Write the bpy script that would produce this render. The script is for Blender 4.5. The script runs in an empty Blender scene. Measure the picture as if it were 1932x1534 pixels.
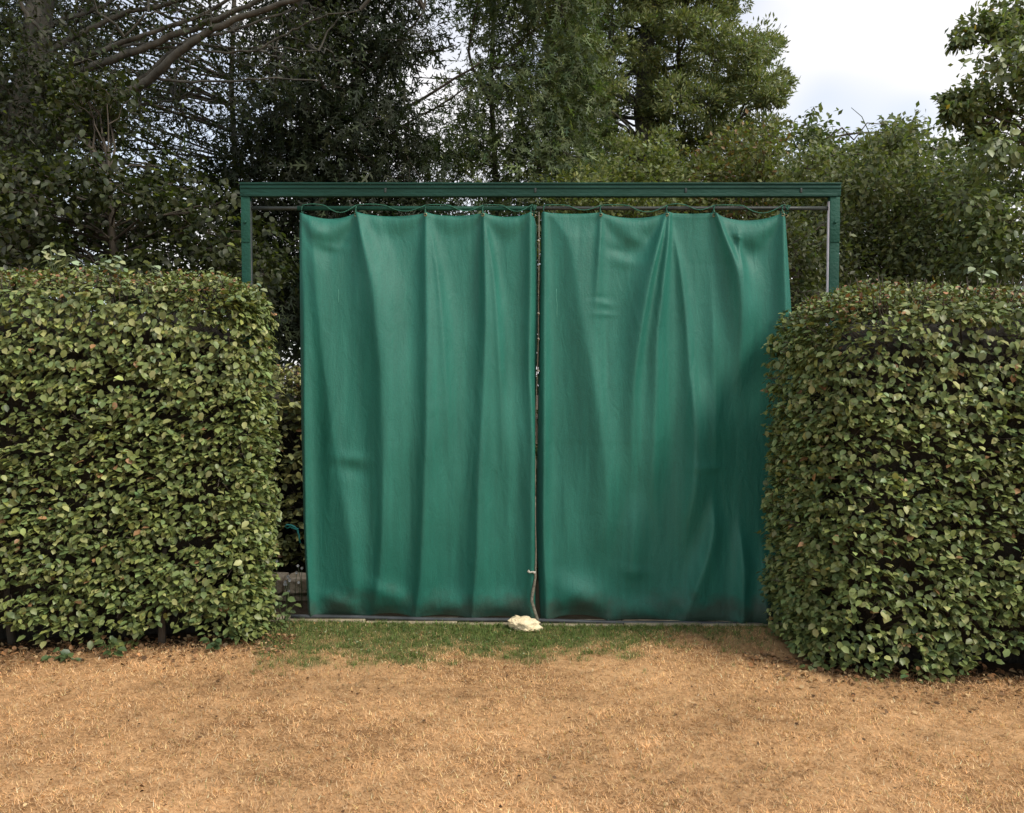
import bpy, math, random
import numpy as np
from mathutils import Matrix, Vector

# ------------------------------------------------------------------ camera, sky, sun, exposure
scene = bpy.context.scene
COL = scene.collection
F_PX, CX, CY, CAM_Z = 1500.0, 966.0, 767.0, 1.6
PITCH = math.atan(52.0 / F_PX)
cam_data = bpy.data.cameras.new('camera')
cam_data.sensor_width = 36.0
cam_data.lens = 36.0 * F_PX / 1932.0
cam_data.clip_start, cam_data.clip_end = 0.05, 600.0
cam = bpy.data.objects.new('camera', cam_data)
cam.location = (0, 0, CAM_Z)
cam.rotation_euler = (math.pi / 2 - PITCH, 0, 0)
COL.objects.link(cam)
scene.camera = cam

SUN_DIR = Vector((0.78, -0.58, 1.02)).normalized()          # towards the sun: behind the viewer, to the right
SUN_EL = math.asin(SUN_DIR.z)
world = bpy.data.worlds.new('World')
scene.world = world
world.use_nodes = True
wn, wl = world.node_tree.nodes, world.node_tree.links
wn.clear()
w_out = wn.new('ShaderNodeOutputWorld')
w_bg = wn.new('ShaderNodeBackground')
w_bg.inputs['Strength'].default_value = 0.1
w_sky = wn.new('ShaderNodeTexSky')
w_sky.sky_type = 'NISHITA'
w_sky.sun_disc = False
w_sky.sun_elevation = SUN_EL
w_sky.sun_rotation = math.atan2(SUN_DIR.x, SUN_DIR.y)
w_tc = wn.new('ShaderNodeTexCoord')
w_map = wn.new('ShaderNodeMapping')
w_map.inputs['Scale'].default_value = (1.0, 1.0, 1.9)
w_map.inputs['Location'].default_value = (3.1, 0.2, 1.9)
w_noise = wn.new('ShaderNodeTexNoise')
w_noise.inputs['Scale'].default_value = 2.6
w_noise.inputs['Detail'].default_value = 3.0
w_noise.inputs['Roughness'].default_value = 0.45
w_ramp = wn.new('ShaderNodeValToRGB')
w_ramp.color_ramp.elements[0].position = 0.46
w_ramp.color_ramp.elements[1].position = 0.58
w_ramp.color_ramp.elements[0].color = (0.55, 0.55, 0.55, 1)
w_ramp.color_ramp.elements[1].color = (1, 1, 1, 1)
w_mix = wn.new('ShaderNodeMix')
w_mix.data_type = 'RGBA'
w_mix.inputs['B'].default_value = (4.75, 4.7, 4.8, 1)      # bright cloud
wl.new(w_tc.outputs['Generated'], w_map.inputs['Vector'])
wl.new(w_map.outputs['Vector'], w_noise.inputs['Vector'])
wl.new(w_noise.outputs['Fac'], w_ramp.inputs['Fac'])
wl.new(w_ramp.outputs['Color'], w_mix.inputs['Factor'])
wl.new(w_sky.outputs['Color'], w_mix.inputs['A'])
wl.new(w_mix.outputs['Result'], w_bg.inputs['Color'])
wl.new(w_bg.outputs['Background'], w_out.inputs['Surface'])

sun_data = bpy.data.lights.new('sun', 'SUN')
sun_data.energy = 1.5
sun_data.angle = math.radians(19)
sun_data.color = (1.0, 0.93, 0.82)
sun = bpy.data.objects.new('sun', sun_data)
sun.rotation_euler = SUN_DIR.to_track_quat('Z', 'Y').to_euler()
sun.location = (6, -6, 12)
COL.objects.link(sun)

vs = scene.view_settings
vs.view_transform = 'Standard'
vs.look = 'None'
vs.gamma = 1.0
vs.use_curve_mapping = False
vs.exposure = 1.18
scene.render.engine = 'CYCLES'
scene.cycles.max_bounces = 6
scene.cycles.diffuse_bounces = 3
scene.cycles.transmission_bounces = 4

# ------------------------------------------------------------------ helpers
def P(px, py, Y):
    """the point at distance Y that the photograph shows at pixel (px, py)"""
    u, v = (px - CX) / F_PX, (CY - py) / F_PX
    dy = math.cos(PITCH) + v * math.sin(PITCH)
    dz = -math.sin(PITCH) + v * math.cos(PITCH)
    return np.array((u / dy * Y, Y, CAM_Z + dz / dy * Y))


def ground_z(x, y):
    return -0.011 * np.clip(x, -4, 4) + 0.008 * np.sin(x * 1.7 + y * 0.9) * np.cos(y * 1.3 - x * 0.4) - 0.004


def mesh_np(name, V, faces, mat, parent=None, tint=None, smooth=False, loc=None):
    """one mesh object out of arrays; faces: list of (n,3)/(n,4) index arrays; tint: a colour for each vertex"""
    V = np.asarray(V, dtype=np.float32)
    if loc is not None:
        V = V - np.asarray(loc, dtype=np.float32)
    elif parent is not None:
        V = V - np.asarray(world_loc(parent), dtype=np.float32)
    me = bpy.data.meshes.new(name)
    me.vertices.add(len(V))
    me.vertices.foreach_set('co', V.ravel())
    faces = [np.asarray(f, dtype=np.int32) for f in faces if len(f)]
    loops = np.concatenate([f.ravel() for f in faces])
    sizes = np.concatenate([np.full(len(f), f.shape[1], dtype=np.int32) for f in faces])
    starts = np.concatenate([[0], np.cumsum(sizes)[:-1]]).astype(np.int32)
    me.loops.add(len(loops))
    me.loops.foreach_set('vertex_index', loops)
    me.polygons.add(len(sizes))
    me.polygons.foreach_set('loop_start', starts)
    me.polygons.foreach_set('loop_total', sizes)
    if smooth:
        me.polygons.foreach_set('use_smooth', np.ones(len(sizes), dtype=bool))
    if tint is not None:
        a = me.color_attributes.new('tint', 'FLOAT_COLOR', 'POINT')
        c = np.ones((len(V), 4), dtype=np.float32)
        c[:, :3] = tint
        a.data.foreach_set('color', c.ravel())
    me.update()
    me.validate()
    me.materials.append(mat)
    o = bpy.data.objects.new(name, me)
    COL.objects.link(o)
    if loc is not None and parent is None:
        o.location = loc
    if parent is not None:
        o.parent = parent
    return o


def world_loc(o):
    p = Vector(o.location)
    while o.parent is not None:
        o = o.parent
        p = p + Vector(o.location)
    return p


def tag(o, label=None, cat=None, group=None, kind=None):
    if label: o['label'] = label
    if cat: o['category'] = cat
    if group: o['group'] = group
    if kind: o['kind'] = kind
    return o


def thing(name, label, cat, loc=(0, 0, 0), group=None):
    o = bpy.data.objects.new(name, None)
    o.empty_display_size = 0.1
    COL.objects.link(o)
    o.location = tuple(float(c) for c in loc)
    return tag(o, label, cat, group)


class MB:
    """collects shapes for ONE mesh"""
    def __init__(self):
        self.v, self.q, self.t, self.n = [], [], [], 0

    def add(self, V, quads=(), tris=()):
        V = np.asarray(V, dtype=np.float64)
        self.v.append(V)
        if len(quads): self.q.append(np.asarray(quads) + self.n)
        if len(tris): self.t.append(np.asarray(tris) + self.n)
        self.n += len(V)

    def tube(self, pts, radii, sides=7, caps=True):
        pts = np.asarray(pts, dtype=np.float64)
        k = len(pts)
        radii = np.broadcast_to(np.asarray(radii, dtype=np.float64), (k,))
        tan = np.gradient(pts, axis=0)
        tan /= np.linalg.norm(tan, axis=1, keepdims=True) + 1e-9
        ref = np.array((0, 0, 1.0)) if abs(tan[:, 2]).mean() < 0.8 else np.array((1.0, 0, 0))
        a = np.cross(tan, ref); a /= np.linalg.norm(a, axis=1, keepdims=True) + 1e-9
        b = np.cross(tan, a)
        ang = np.linspace(0, 2 * math.pi, sides, endpoint=False)
        ring = (pts[:, None] + radii[:, None, None] * (a[:, None] * np.cos(ang)[None, :, None] + b[:, None] * np.sin(ang)[None, :, None]))
        V = ring.reshape(-1, 3)
        i = np.arange(k - 1)[:, None] * sides
        j = np.arange(sides)[None]
        j2 = (j + 1) % sides
        q = np.stack([i + j, i + j2, i + sides + j2, i + sides + j], -1).reshape(-1, 4)
        tris = []
        if caps:
            V = np.concatenate([V, pts[:1], pts[-1:]])
            c0, c1 = k * sides, k * sides + 1
            for s in range(sides):
                tris.append((c0, (s + 1) % sides, s))
                tris.append((c1, (k - 1) * sides + s, (k - 1) * sides + (s + 1) % sides))
        self.add(V, q, tris)
        return self

    def box(self, lo, hi, bevel=0.0):
        lo, hi = np.asarray(lo, float), np.asarray(hi, float)
        b = bevel
        if b <= 0:
            V = np.array([(x, y, z) for x in (lo[0], hi[0]) for y in (lo[1], hi[1]) for z in (lo[2], hi[2])])
            self.add(V, [(0, 1, 3, 2), (4, 6, 7, 5), (0, 4, 5, 1), (2, 3, 7, 6), (0, 2, 6, 4), (1, 5, 7, 3)])
            return self
        import bmesh
        bm = bmesh.new()
        bmesh.ops.create_cube(bm, size=1.0)
        for v in bm.verts:
            v.co = Vector([(lo[i] + hi[i]) / 2 + v.co[i] * (hi[i] - lo[i]) for i in range(3)])
        bmesh.ops.bevel(bm, geom=bm.edges[:], offset=b, segments=2, profile=0.6, affect='EDGES')
        bm.verts.index_update()
        V = np.array([v.co[:] for v in bm.verts])
        qs = [[v.index for v in f.verts] for f in bm.faces if len(f.verts) == 4]
        ts = [[v.index for v in f.verts] for f in bm.faces if len(f.verts) == 3]
        bm.free()
        self.add(V, qs, ts)
        return self

    def build(self, name, mat, parent=None, smooth=False, loc=None, tint=None):
        V = np.concatenate(self.v)
        f = []
        if self.q: f.append(np.concatenate(self.q))
        if self.t: f.append(np.concatenate(self.t))
        return mesh_np(name, V, f, mat, parent, tint, smooth, loc)


# ------------------------------------------------------------------ materials
def new_mat(name):
    m = bpy.data.materials.new(name)
    m.use_nodes = True
    nt = m.node_tree
    b = nt.nodes['Principled BSDF']
    return m, nt.nodes, nt.links, b


def noise_mat(name, c1, c2, scale=8.0, rough=0.6, bump=0.0, bscale=None, detail=5.0, metallic=0.0, spec=0.5, stretch=None, c3=None):
    m, n, l, b = new_mat(name)
    tc = n.new('ShaderNodeTexCoord')
    mp = n.new('ShaderNodeMapping')
    if stretch: mp.inputs['Scale'].default_value = stretch
    l.new(tc.outputs['Object'], mp.inputs['Vector'])
    nz = n.new('ShaderNodeTexNoise')
    nz.inputs['Scale'].default_value = scale
    nz.inputs['Detail'].default_value = detail
    l.new(mp.outputs['Vector'], nz.inputs['Vector'])
    r = n.new('ShaderNodeValToRGB')
    r.color_ramp.elements[0].position = 0.32
    r.color_ramp.elements[1].position = 0.68
    r.color_ramp.elements[0].color = (*c1, 1)
    r.color_ramp.elements[1].color = (*c2, 1)
    if c3:
        e = r.color_ramp.elements.new(0.8)
        e.color = (*c3, 1)
    l.new(nz.outputs['Fac'], r.inputs['Fac'])
    l.new(r.outputs['Color'], b.inputs['Base Color'])
    b.inputs['Roughness'].default_value = rough
    b.inputs['Metallic'].default_value = metallic
    b.inputs['Specular IOR Level'].default_value = spec
    if bump:
        nb = n.new('ShaderNodeTexNoise')
        nb.inputs['Scale'].default_value = bscale or scale * 4
        nb.inputs['Detail'].default_value = 6
        l.new(mp.outputs['Vector'], nb.inputs['Vector'])
        bp = n.new('ShaderNodeBump')
        bp.inputs['Strength'].default_value = bump
        bp.inputs['Distance'].default_value = 0.02
        l.new(nb.outputs['Fac'], bp.inputs['Height'])
        l.new(bp.outputs['Normal'], b.inputs['Normal'])
    return m


def leaf_mat(name, rough=0.45, spec=0.4, trans=0.25):
    m, n, l, b = new_mat(name)
    at = n.new('ShaderNodeAttribute')
    at.attribute_name = 'tint'
    l.new(at.outputs['Color'], b.inputs['Base Color'])
    b.inputs['Roughness'].default_value = rough
    b.inputs['Specular IOR Level'].default_value = spec
    tr = n.new('ShaderNodeBsdfTranslucent')
    mul = n.new('ShaderNodeMix')
    mul.data_type = 'RGBA'
    mul.blend_type = 'MULTIPLY'
    mul.inputs['Factor'].default_value = 1.0
    l.new(at.outputs['Color'], mul.inputs['A'])
    mul.inputs['B'].default_value = (1.3, 1.5, 0.6, 1)
    l.new(mul.outputs['Result'], tr.inputs['Color'])
    mx = n.new('ShaderNodeMixShader')
    mx.inputs['Fac'].default_value = trans
    out = n['Material Output']
    l.new(b.outputs['BSDF'], mx.inputs[1])
    l.new(tr.outputs['BSDF'], mx.inputs[2])
    l.new(mx.outputs['Shader'], out.inputs['Surface'])
    return m


M = {}
M['leaf'] = leaf_mat('hedge_leaf', 0.44, 0.45, 0.12)
M['tree_leaf'] = leaf_mat('tree_leaf', 0.5, 0.35, 0.32)
M['needle'] = leaf_mat('needle', 0.6, 0.25, 0.28)
M['blade'] = leaf_mat('grass_blade', 0.65, 0.2, 0.2)
M['litter'] = leaf_mat('fallen_leaf', 0.7, 0.2, 0.1)
M['bark'] = noise_mat('bark', (0.03, 0.03, 0.023), (0.105, 0.10, 0.08), 9, 0.9, 0.6, 30, stretch=(1, 1, 0.3))
M['bark_dark'] = noise_mat('bark_dark', (0.035, 0.028, 0.02), (0.085, 0.07, 0.05), 9, 0.9, 0.6, 30, stretch=(1, 1, 0.3))
M['core'] = noise_mat('hedge_twig_shade', (0.012, 0.010, 0.007), (0.03, 0.025, 0.015), 14, 0.95, 0.8, 40)  # near black, so the shade inside the hedge is in the colour
M['green_paint'] = noise_mat('green_painted_steel', (0.006, 0.048, 0.032), (0.010, 0.068, 0.046), 5, 0.6, 0.3, 60, spec=0.22, c3=(0.025, 0.055, 0.042))
M['green_grey'] = noise_mat('weathered_green_steel', (0.006, 0.036, 0.025), (0.010, 0.052, 0.038), 6, 0.62, 0.3, 50, spec=0.2, stretch=(0.3, 1, 1), c3=(0.05, 0.055, 0.048))
M['pale_edge'] = noise_mat('bare_steel_edge', (0.5, 0.48, 0.5), (0.62, 0.6, 0.62), 20, 0.55, 0.1, 60, metallic=0.0)
M['dark_steel'] = noise_mat('dark_steel', (0.012, 0.02, 0.017), (0.03, 0.038, 0.034), 12, 0.5, 0.1, 60)
M['pipe'] = noise_mat('dark_plastic_pipe', (0.022, 0.027, 0.028), (0.06, 0.066, 0.07), 6, 0.38, 0.1, 60)
M['rope_green'] = noise_mat('green_rope', (0.012, 0.09, 0.055), (0.03, 0.16, 0.105), 60, 0.7, 0.6, 220)
M['rope_grey'] = noise_mat('weathered_rope', (0.11, 0.10, 0.075), (0.25, 0.23, 0.17), 50, 0.85, 0.7, 220)
M['rope_pale'] = noise_mat('pale_cord', (0.42, 0.40, 0.33), (0.6, 0.57, 0.48), 50, 0.85, 0.5, 220)
M['twine'] = noise_mat('teal_twine', (0.03, 0.3, 0.27), (0.05, 0.42, 0.38), 40, 0.5, 0.3, 150)
M['brass'] = noise_mat('dull_brass', (0.18, 0.15, 0.08), (0.3, 0.26, 0.15), 30, 0.45, metallic=0.8)
M['stone'] = noise_mat('garden_stone', (0.34, 0.26, 0.16), (0.55, 0.45, 0.32), 9, 0.9, 0.8, 30)
M['kerb'] = noise_mat('kerb_stone', (0.2, 0.16, 0.1), (0.42, 0.36, 0.24), 10, 0.9, 0.6, 40)
M['foam'] = noise_mat('cream_foam', (0.72, 0.57, 0.34), (0.86, 0.74, 0.5), 14, 0.95, 1.0, 45)
M['petal'] = noise_mat('white_petal', (0.75, 0.75, 0.7), (0.85, 0.85, 0.82), 20, 0.6)
M['scuff'] = noise_mat('pale_scuff', (0.1, 0.34, 0.26), (0.16, 0.42, 0.33), 20, 0.6)


def fabric_material():
    m, n, l, b = new_mat('green_tarpaulin')
    tc = n.new('ShaderNodeTexCoord')
    nz = n.new('ShaderNodeTexNoise')
    nz.inputs['Scale'].default_value = 2.2
    nz.inputs['Detail'].default_value = 6
    mp = n.new('ShaderNodeMapping')
    mp.inputs['Scale'].default_value = (2.2, 1, 0.6)
    l.new(tc.outputs['Object'], mp.inputs['Vector'])
    l.new(mp.outputs['Vector'], nz.inputs['Vector'])
    r = n.new('ShaderNodeValToRGB')
    r.color_ramp.elements[0].position = 0.3
    r.color_ramp.elements[1].position = 0.75
    r.color_ramp.elements[0].color = (0.010, 0.108, 0.077, 1)
    r.color_ramp.elements[1].color = (0.021, 0.152, 0.113, 1)
    l.new(nz.outputs['Fac'], r.inputs['Fac'])
    # splash dirt along the hem: mud carried up from the ground, ragged
    sx = n.new('ShaderNodeSeparateXYZ')
    l.new(tc.outputs['Object'], sx.inputs['Vector'])
    n2 = n.new('ShaderNodeTexNoise')
    n2.inputs['Scale'].default_value = 5.0
    n2.inputs['Detail'].default_value = 5
    l.new(tc.outputs['Object'], n2.inputs['Vector'])
    ma = n.new('ShaderNodeMath'); ma.operation = 'MULTIPLY_ADD'
    ma.inputs[1].default_value = 0.6; ma.inputs[2].default_value = -0.2
    l.new(n2.outputs['Fac'], ma.inputs[0])
    mb = n.new('ShaderNodeMath'); mb.operation = 'SUBTRACT'
    l.new(ma.outputs[0], mb.inputs[0]); l.new(sx.outputs['Z'], mb.inputs[1])
    mc = n.new('ShaderNodeMapRange')
    mc.inputs['From Min'].default_value = -0.10; mc.inputs['From Max'].default_value = 0.09
    mc.inputs['To Max'].default_value = 0.75
    l.new(mb.outputs[0], mc.inputs['Value'])
    mx = n.new('ShaderNodeMix'); mx.data_type = 'RGBA'
    l.new(mc.outputs['Result'], mx.inputs['Factor'])
    l.new(r.outputs['Color'], mx.inputs['A'])
    mx.inputs['B'].default_value = (0.034, 0.042, 0.03, 1)
    # uneven fading: fine grain of the weave and long vertical streaks
    def grain(scale, stretch, detail):
        q = n.new('ShaderNodeMapping'); q.inputs['Scale'].default_value = stretch
        l.new(tc.outputs['Object'], q.inputs['Vector'])
        k = n.new('ShaderNodeTexNoise'); k.inputs['Scale'].default_value = scale; k.inputs['Detail'].default_value = detail
        l.new(q.outputs['Vector'], k.inputs['Vector'])
        return k
    g1, g2 = grain(150, (1, 1, 1.6), 2), grain(9, (3.0, 1, 0.25), 6)
    ga = n.new('ShaderNodeMath'); ga.operation = 'MULTIPLY_ADD'; ga.inputs[1].default_value = 0.7; ga.inputs[2].default_value = 0.43
    l.new(g1.outputs['Fac'], ga.inputs[0])
    gb = n.new('ShaderNodeMath'); gb.operation = 'MULTIPLY_ADD'; gb.inputs[1].default_value = 0.44
    l.new(g2.outputs['Fac'], gb.inputs[0]); l.new(ga.outputs[0], gb.inputs[2])
    gm = n.new('ShaderNodeVectorMath'); gm.operation = 'SCALE'
    l.new(mx.outputs['Result'], gm.inputs[0]); l.new(gb.outputs[0], gm.inputs['Scale'])
    l.new(gm.outputs['Vector'], b.inputs['Base Color'])
    b.inputs['Roughness'].default_value = 0.58
    b.inputs['Specular IOR Level'].default_value = 0.38
    # weave
    wv = n.new('ShaderNodeTexNoise')
    wv.inputs['Scale'].default_value = 120
    wv.inputs['Detail'].default_value = 3
    m2 = n.new('ShaderNodeMapping')
    m2.inputs['Scale'].default_value = (0.5, 1, 3)
    l.new(tc.outputs['Object'], m2.inputs['Vector'])
    l.new(m2.outputs['Vector'], wv.inputs['Vector'])
    bp = n.new('ShaderNodeBump')
    bp.inputs['Strength'].default_value = 0.3
    bp.inputs['Distance'].default_value = 0.004
    l.new(wv.outputs['Fac'], bp.inputs['Height'])
    # small wrinkles in the sheet
    wr = n.new('ShaderNodeTexNoise')
    wr.inputs['Scale'].default_value = 7
    wr.inputs['Detail'].default_value = 6
    wr.inputs['Roughness'].default_value = 0.6
    wr.inputs['Distortion'].default_value = 0.6
    m3 = n.new('ShaderNodeMapping')
    m3.inputs['Scale'].default_value = (2.0, 1, 0.7)
    l.new(tc.outputs['Object'], m3.inputs['Vector'])
    l.new(m3.outputs['Vector'], wr.inputs['Vector'])
    bq = n.new('ShaderNodeBump')
    bq.inputs['Strength'].default_value = 0.55
    bq.inputs['Distance'].default_value = 0.014
    l.new(wr.outputs['Fac'], bq.inputs['Height'])
    l.new(bp.outputs['Normal'], bq.inputs['Normal'])
    l.new(bq.outputs['Normal'], b.inputs['Normal'])
    return m


M['fabric'] = fabric_material()


def ground_material():
    m, n, l, b = new_mat('parched_lawn')
    tc = n.new('ShaderNodeTexCoord')
    def nz(scale, detail, rough=0.55):
        k = n.new('ShaderNodeTexNoise')
        k.inputs['Scale'].default_value = scale
        k.inputs['Detail'].default_value = detail
        k.inputs['Roughness'].default_value = rough
        l.new(tc.outputs['Object'], k.inputs['Vector'])
        return k
    a, bb, c = nz(1.3, 4), nz(14, 6, 0.65), nz(70, 5, 0.7)
    s1 = n.new('ShaderNodeMath'); s1.operation = 'MULTIPLY_ADD'; s1.inputs[1].default_value = 0.35
    l.new(a.outputs['Fac'], s1.inputs[0])
    s2 = n.new('ShaderNodeMath'); s2.operation = 'MULTIPLY_ADD'; s2.inputs[1].default_value = 0.35
    l.new(bb.outputs['Fac'], s2.inputs[0]); l.new(s1.outputs[0], s1.inputs[2]) if False else None
    s3 = n.new('ShaderNodeMath'); s3.operation = 'MULTIPLY'; s3.inputs[1].default_value = 0.3
    l.new(c.outputs['Fac'], s3.inputs[0])
    l.new(s3.outputs[0], s2.inputs[2])
    l.new(s2.outputs[0], s1.inputs[2])
    r = n.new('ShaderNodeValToRGB')
    r.color_ramp.elements[0].position = 0.40
    r.color_ramp.elements[0].color = (0.19, 0.10, 0.042, 1)
    r.color_ramp.elements[1].position = 0.60
    r.color_ramp.elements[1].color = (0.60, 0.365, 0.182, 1)
    e = r.color_ramp.elements.new(0.5); e.color = (0.42, 0.245, 0.115, 1)
    l.new(s1.outputs[0], r.inputs['Fac'])
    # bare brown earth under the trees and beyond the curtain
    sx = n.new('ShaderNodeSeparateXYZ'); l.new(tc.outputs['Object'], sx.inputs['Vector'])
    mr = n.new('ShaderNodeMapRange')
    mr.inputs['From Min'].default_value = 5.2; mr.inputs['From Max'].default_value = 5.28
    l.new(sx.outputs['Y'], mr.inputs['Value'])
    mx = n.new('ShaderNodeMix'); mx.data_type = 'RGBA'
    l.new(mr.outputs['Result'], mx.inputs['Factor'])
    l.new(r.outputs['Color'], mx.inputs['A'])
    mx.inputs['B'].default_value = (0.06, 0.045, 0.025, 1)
    # living grass where the lawn meets the kerb (painted per vertex)
    at = n.new('ShaderNodeAttribute'); at.attribute_name = 'tint'
    sp = n.new('ShaderNodeSeparateColor'); l.new(at.outputs['Color'], sp.inputs['Color'])
    g = n.new('ShaderNodeMath'); g.operation = 'MULTIPLY_ADD'; g.inputs[1].default_value = 1.9
    l.new(sp.outputs['Red'], g.inputs[0])
    g0 = n.new('ShaderNodeMath'); g0.operation = 'MULTIPLY_ADD'; g0.inputs[1].default_value = 1.6; g0.inputs[2].default_value = -1.05
    l.new(bb.outputs['Fac'], g0.inputs[0]); l.new(g0.outputs[0], g.inputs[2])
    g.use_clamp = True
    mg = n.new('ShaderNodeMix'); mg.data_type = 'RGBA'
    l.new(g.outputs[0], mg.inputs['Factor'])
    l.new(mx.outputs['Result'], mg.inputs['A'])
    mg.inputs['B'].default_value = (0.14, 0.135, 0.05, 1)
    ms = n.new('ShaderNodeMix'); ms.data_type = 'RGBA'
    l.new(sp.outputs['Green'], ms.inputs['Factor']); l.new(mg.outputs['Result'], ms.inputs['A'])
    ms.inputs['B'].default_value = (0.045, 0.031, 0.018, 1)  # soil under the hedges, darkened to carry the shade there
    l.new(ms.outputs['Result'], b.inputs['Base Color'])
    b.inputs['Roughness'].default_value = 0.9
    b.inputs['Specular IOR Level'].default_value = 0.15
    bp = n.new('ShaderNodeBump'); bp.inputs['Strength'].default_value = 0.7; bp.inputs['Distance'].default_value = 0.02
    l.new(s1.outputs[0], bp.inputs['Height']); l.new(bp.outputs['Normal'], b.inputs['Normal'])
    return m


M['ground'] = ground_material()
M['clover'] = leaf_mat('clover_leaf', 0.5, 0.3, 0.2)

# ------------------------------------------------------------------ ground
RNG = np.random.default_rng(7)
CURTAIN_Y = 5.22


def green_amount(x, y):
    """how far the grass is still alive: a damp tongue in front of the kerb"""
    far = CURTAIN_Y - y                                      # metres in front of the kerb
    edge = np.interp(x, [-2.0, -1.55, -1.3, -0.6, 0.0, 0.55, 0.9, 1.4, 1.9],
                     [0.3, 0.75, 1.05, 0.9, 0.8, 0.78, 0.6, 0.62, 0.5])
    edge = edge + 0.06 * np.sin(x * 9.0 + 1.0) + 0.04 * np.sin(x * 21.0)
    strong = np.interp(x, [-2.2, -1.5, -0.8, -0.2, 0.45, 0.8, 1.2, 2.0], [0.1, 0.6, 0.85, 1.0, 1.0, 0.7, 0.5, 0.42])
    return np.clip((edge + 0.10 * np.sin(x * 5.1 + 3 * y) * np.sin(y * 17 + x * 3) + 0.07 * np.sin(x * 27 + y * 9) * np.sin(y * 31) - far) / 0.42, 0, 1) * strong * np.clip(0.9 + 0.28 * np.sin(x * 7.7 + 4 * np.sin(y * 6.1)) * np.sin(y * 11 + 3 * np.sin(x * 4.3)) + 0.12 * np.sin(x * 23 + 5 * y), 0.3 + 0.6 * np.clip(1 - far / 0.3, 0, 1), 1.15) * (far > -0.02)


def build_ground():
    xs = np.concatenate([[-150, -60, -25, -12, -7], np.linspace(-5, 5, 141), [7, 12, 25, 60, 150]])
    ys = np.concatenate([[-80, -30, -10, -4, -1], np.linspace(0.5, 6.5, 101), [7.5, 9, 12, 18, 30, 60, 150]])
    X, Yg = np.meshgrid(xs, ys)
    Z = ground_z(X, Yg)
    V = np.stack([X, Yg, Z], -1).reshape(-1, 3)
    nx, ny = len(xs), len(ys)
    i = (np.arange(ny - 1)[:, None] * nx + np.arange(nx - 1)[None]).ravel()
    q = np.stack([i, i + 1, i + nx + 1, i + nx], -1)
    t = np.zeros((len(V), 3)); t[:, 0] = green_amount(V[:, 0], V[:, 1])
    vx, vy = V[:, 0], V[:, 1]
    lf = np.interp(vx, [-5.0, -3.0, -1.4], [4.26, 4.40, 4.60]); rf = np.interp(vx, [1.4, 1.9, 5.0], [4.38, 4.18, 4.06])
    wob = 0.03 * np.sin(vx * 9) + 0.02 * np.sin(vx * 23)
    t[:, 1] = np.where(vx < -1.38, np.clip((vy - lf + 0.02 + wob) / 0.16, 0, 1), np.where(vx > 1.45, np.clip((vy - rf + 0.02 + wob) / 0.16, 0, 1) * np.clip((vx - 1.62) / 0.15, 0, 1), 0))  # green channel: bare soil plus painted shade under the hedges
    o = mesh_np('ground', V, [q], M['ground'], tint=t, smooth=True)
    tag(o, 'sun-parched straw coloured lawn in front of the green curtain', 'lawn', kind='structure')


build_ground()

# ------------------------------------------------------------------ leaf machinery
def norm(a):
    return a / (np.linalg.norm(a, axis=-1, keepdims=True) + 1e-9)


# a broad leaf, length 1 along x, folded along its midrib, tip drooping
LEAF = (np.array([(0, 0, 0), (0.20, 0.29, 0.06), (0.62, 0.33, 0.04), (1.0, 0, -0.16),
                  (0.62, -0.33, 0.04), (0.20, -0.29, 0.06), (0.28, 0, -0.015), (0.64, 0, -0.055)], float),
        np.array([(1, 2, 7, 6), (6, 7, 4, 5)]), np.array([(0, 1, 6), (0, 6, 5), (2, 3, 7), (7, 3, 4)]))
SMALL = (np.array([(0, 0, 0), (0.45, 0.27, 0.05), (1, 0, -0.08), (0.45, -0.27, 0.05)], float),
         np.zeros((0, 4), int), np.array([(0, 1, 2), (0, 2, 3)]))


def spray_template(n, side, w, seed):
    """a flat conifer spray: a thin axis with narrow leaflets at both sides"""
    r = np.random.default_rng(seed)
    V, T = [], []
    def blade(p, d, ln, wd):
        d = d / np.linalg.norm(d)
        s = np.cross(d, (0, 0, 1)); s /= np.linalg.norm(s) + 1e-9
        k = len(V)
        V.extend([p, p + d * ln * 0.5 + s * wd, p + d * ln + np.array((0, 0, r.normal(0, 0.05))), p + d * ln * 0.5 - s * wd])
        T.extend([(k, k + 1, k + 2), (k, k + 2, k + 3)])
    blade(np.zeros(3), np.array((1.0, 0, -0.1)), 1.0, w)
    for i in range(n):
        t = 0.1 + 0.75 * i / max(1, n - 1)
        for sg in (-1, 1):
            blade(np.array((t, 0, -0.1 * t)), np.array((0.75, sg * 0.75, r.normal(0, 0.3))), side * (1.05 - 0.7 * t) * r.uniform(0.7, 1.2), w * 0.8)
    return np.array(V), np.zeros((0, 4), int), np.array(T)


SPRAY = spray_template(3, 0.5, 0.07, 1)
NEEDLE = (np.array([(0, 0, 0), (0.5, 0.16, 0.04), (1, 0, -0.05), (0.5, -0.16, 0.04)], float), np.zeros((0, 4), int), np.array([(0, 1, 2), (0, 2, 3)]))
TUFT = spray_template(1, 0.75, 0.12, 2)


def frames(axis, up):
    x = norm(axis)
    z = norm(up - x * np.sum(up * x, -1, keepdims=True))
    y = np.cross(z, x)
    return np.stack([x, y, z], -1)                            # columns


def instance_mesh(tpl, pos, Rm, size, tint):
    V, Q, T = tpl
    n, k = len(pos), len(V)
    W = np.einsum('nij,kj->nki', Rm * size[:, None, None], V) + pos[:, None]
    off = (np.arange(n) * k)[:, None, None]
    f = []
    if len(Q): f.append((Q[None] + off).reshape(-1, 4))
    if len(T): f.append((T[None] + off).reshape(-1, 3))
    return W.reshape(-1, 3), f, np.repeat(tint, k, axis=0)


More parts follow.
